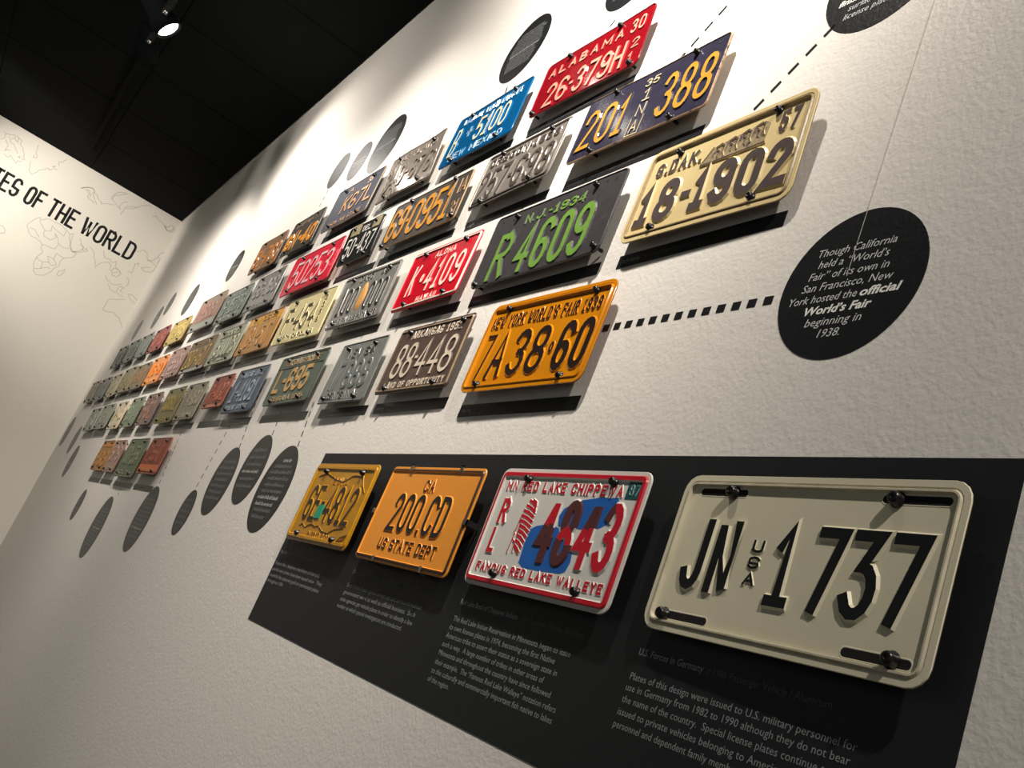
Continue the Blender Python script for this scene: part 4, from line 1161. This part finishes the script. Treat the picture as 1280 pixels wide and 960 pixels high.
k0 = paint((10, 9, 10), .85, bump=0, tone=0)
for word, y0, y1 in (('PLATES', -1.218, -.882), ('OF', -.841, -.738), ('THE', -.702, -.532), ('WORLD', -.492, -.157)):
    for c, x, w in layout(word, y0, y1, .2):
        mb = MB(); glyph(mb, c, x, 1.557, w, .117, .0112, 0, .0008, 0, 0, fe_)
        mb.build('letter', k0, e)
MAP = "-1112 1879,-1097 1876,-1056 1893,-1031 1889,-1010 1882,-1008 1861,-984 1850,-968 1828,-959 1802,-947 1788,-961 1789;-1105 1831,-1094 1845,-1100 1873;-1083 1841,-1059 1820,-1059 1803,-1058 1776,-1049 1794,-1034 1799;-1078 1867,-1057 1843,-1038 1840,-1013 1819,-996 1803;-1059 1864,-1052 1885,-1038 1868,-1024 1866,-1034 1893;-1050 1760,-1032 1751,-1019 1771,-994 1756,-973 1742,-972 1765,-956 1771;-982 1786,-974 1797,-970 1783,-982 1786;-925 1914,-915 1876,-910 1858,-897 1850,-901 1831,-915 1832,-915 1849;-914 1803,-901 1765,-892 1743,-872 1732,-856 1762,-853 1775,-825 1800,-815 1818,-808 1812,-793 1828,-770 1838;-799 1840,-787 1854,-786 1843,-799 1840;-771 1868,-780 1881,-775 1893,-764 1900,-752 1923;-603 1812,-591 1827,-552 1850,-530 1839,-531 1818,-502 1785,-483 1771;-582 1820,-557 1827,-541 1811,-537 1788;-536 1828,-507 1827,-483 1804,-465 1802,-465 1790,-452 1798,-426 1815,-397 1825;-359 1933,-391 1904,-416 1885,-421 1872,-422 1851,-405 1842,-376 1829,-352 1817,-367 1834,-360 1866,-339 1882;-426 1848,-428 1874,-408 1913,-370 1932;-334 1793,-334 1816,-328 1860,-297 1880,-274 1882,-263 1906,-220 1938,-202 1939;-327 1847,-294 1862,-279 1892;-168 1884,-153 1901,-115 1885,-76 1869,-57 1855,-27 1857,-18 1886,-32 1891;-74 1864,-55 1876,-51 1892,-23 1897;-749 1441,-745 1470,-735 1495,-714 1527,-701 1517,-676 1542,-630 1544,-584 1546,-547 1534,-524 1521,-516 1499,-492 1459,-472 1436,-441 1437,-448 1405,-487 1373,-494 1341,-489 1317,-506 1289,-513 1258,-533 1224,-570 1206,-595 1217,-599 1232,-617 1274,-619 1300,-604 1345,-620 1361,-625 1385,-647 1398,-673 1404,-701 1400,-729 1418,-749 1441;-707 1513,-678 1487,-654 1470,-623 1486,-631 1516;-731 1443,-702 1444,-676 1425,-663 1415;-654 1470,-644 1436,-604 1434,-582 1466,-598 1483;-631 1516,-584 1501,-550 1496,-552 1530;-625 1385,-598 1393,-556 1401,-553 1440,-524 1430,-491 1442;-553 1440,-576 1470,-598 1483;-619 1300,-576 1291,-547 1309,-570 1339,-530 1337,-536 1378,-511 1375;-596 1234,-570 1250,-544 1274,-523 1278;-570 1250,-576 1291;-547 1309,-519 1299,-504 1317,-530 1337;-511 1375,-487 1373;-473 1264,-475 1290,-451 1318,-448 1298,-461 1263,-473 1264;-524 1521,-510 1539,-489 1453,-464 1436,-436 1458,-423 1494,-445 1507,-466 1531;-464 1436,-426 1455,-394 1484,-407 1494;-871 1367,-859 1371,-833 1356,-832 1334,-849 1324;-607 1813,-576 1838,-549 1847,-526 1834;-569 1824,-549 1809,-548 1783,-513 1778,-500 1768;-450 1500,-421 1491,-420 1473,-406 1492;-394 1517,-362 1501,-348 1473,-327 1449,-309 1414,-302 1446,-257 1487,-236 1477,-228 1445;-315 1535,-289 1500,-260 1508,-237 1495,-222 1514,-214 1482,-174 1469,-161 1459;-220 1446,-216 1471,-184 1472,-167 1455,-177 1426,-204 1423,-220 1446;-205 1441,-185 1458;-234 1401,-217 1384,-200 1384;-198 1363,-174 1341,-124 1339,-89 1336;-195 1374,-168 1376,-132 1403;-135 1346,-131 1385,-108 1389,-120 1364,-103 1355;-121 1455,-104 1446,-97 1423,-104 1405;-136 1492,-113 1496,-115 1532,-120 1558,-104 1576,-100 1551;-68 1367,-44 1345,-6 1335;-65 1369,-32 1370,-2 1360;-68 1326,-106 1304,-153 1276,-152 1250,-152 1227,-148 1203,-125 1207,-87 1220,-47 1206,-23 1184,1 1152;-150 1632,-117 1667,-85 1654,-63 1620,-33 1620,1 1603,-5 1666,-22 1665,-17 1706,4 1723;1 1603,-5 1581,-22 1557,-46 1546,-77 1556,-53 1575,-31 1584;-66 1618,-34 1638,-22 1665;-78 1877,-57 1852,-34 1857,-15 1889;"
mb = MB()
e = empty('world_map_outline', (EX, -.6, 1.2))
tag(e, 'thin grey outline map of the world drawn on the end wall', 'map')


def fm_(x, z, out): return (out, x + .6, z - 1.2)


for s in MAP.split(';'):
    if not s: continue
    pts = [tuple(int(v) / 1000 for v in q.split()) for q in s.split(',')]
    q = [pts[0]]
    rnd = random.Random(len(s))
    for a, b in zip(pts, pts[1:]):                    # coastlines wobble between the surveyed points
        if a == b: continue
        m_ = ((a[0] + b[0]) / 2 + rnd.uniform(-.004, .004), (a[1] + b[1]) / 2 + rnd.uniform(-.004, .004))
        q += [m_, b]
    sweep(mb, q, .0016, .0003, .0004, 0, 0, fm_, False, slope=0)
o = mb.build('outline', paint((176, 172, 164), .7, bump=0, tone=0), e); o['kind'] = 'stuff'

# ------------------------------------------------------------------ lighting track and heads
k = MB(); k.box((-6.1, TRACK_Y - .012, CEIL - .024), (1.9, TRACK_Y + .012, CEIL)); tk = k.build('light_track', M_CEIL)
tag(tk, 'black lighting track running along the black ceiling beside the plate wall', 'light track')
k = MB(); k.box((-6.1, -1.632, CEIL - .024), (1.9, -1.608, CEIL)); tk = k.build('light_track', M_CEIL)
tag(tk, 'second black lighting track, farther from the plate wall', 'light track')
M_EMIT = bpy.data.materials.new('lamp_face'); M_EMIT.use_nodes = True
nt = M_EMIT.node_tree; b = nt.nodes['Principled BSDF']; b.inputs['Base Color'].default_value = (1, .95, .85, 1)
b.inputs['Emission Color'].default_value = (1, .93, .82, 1); b.inputs['Emission Strength'].default_value = 14
LN = ['spotlight head above the right end of the plate rows', 'spotlight head above the middle of the top plate row', 'black spotlight head with bright white lamp face at upper left', 'black spotlight head left of the bright one, lamp turned away', 'spotlight head at the near end of the track, turned down towards the black panel', 'spotlight head on the second track, turned to the end wall title', 'added unseen fill spotlight head on the second track, turned to the far upper part of the plate wall']
for i, (hx, hy, tg, pw, sz, bl_) in enumerate(HEADS):
    hp = Vector((hx, hy, CEIL - .17))
    dv = (Vector(tg) - hp).normalized()
    e = empty('track_light', hp); e.scale = (1.1, 1.1, 1.1); tag(e, LN[i], 'spotlight', 'spotlight heads on the track')
    q = Vector((0, -1, 0)).rotation_difference(dv).to_matrix().to_4x4()
    mb = MB(); mb.lathe([(.012, -.085), (.034, -.08), (.036, -.03), (.044, .0), (.046, .05), (.041, .05), (.038, .02)], 20, 0, q); mb.build('lamp_can', M_CEIL, e)
    mb = MB(); mb.lathe([(.0405, .020), (.0405, .034), (.034, .044), (.010, .049)], 20, 0, q); mb.build('lamp_face', M_EMIT, e)
    mb = MB()
    mb.box((-.055, -.012, -.01), (-.049, .012, .085)); mb.box((.049, -.012, -.01), (.055, .012, .085)); mb.box((-.055, -.012, .079), (.055, .012, .085)); mb.build('yoke', M_CHROME, e)
    mb = MB(); mb.box((-.007, -.007, .085), (.007, .007, .112)); mb.box((-.035, -.016, .112), (.035, .016, .1215)); mb.build('track_adapter', M_BLACK, e)
    for sx in (-1, 1):
        mb = MB(); mb.lathe([(.0, 0), (.007, 0), (.007, .006), (.003, .009)], 10, 0, Matrix.Translation((sx * .055, 0, 0)) @ Matrix.Rotation(sx * PI / 2, 4, 'Z')); mb.build('pivot_screw', M_CHROME, e)
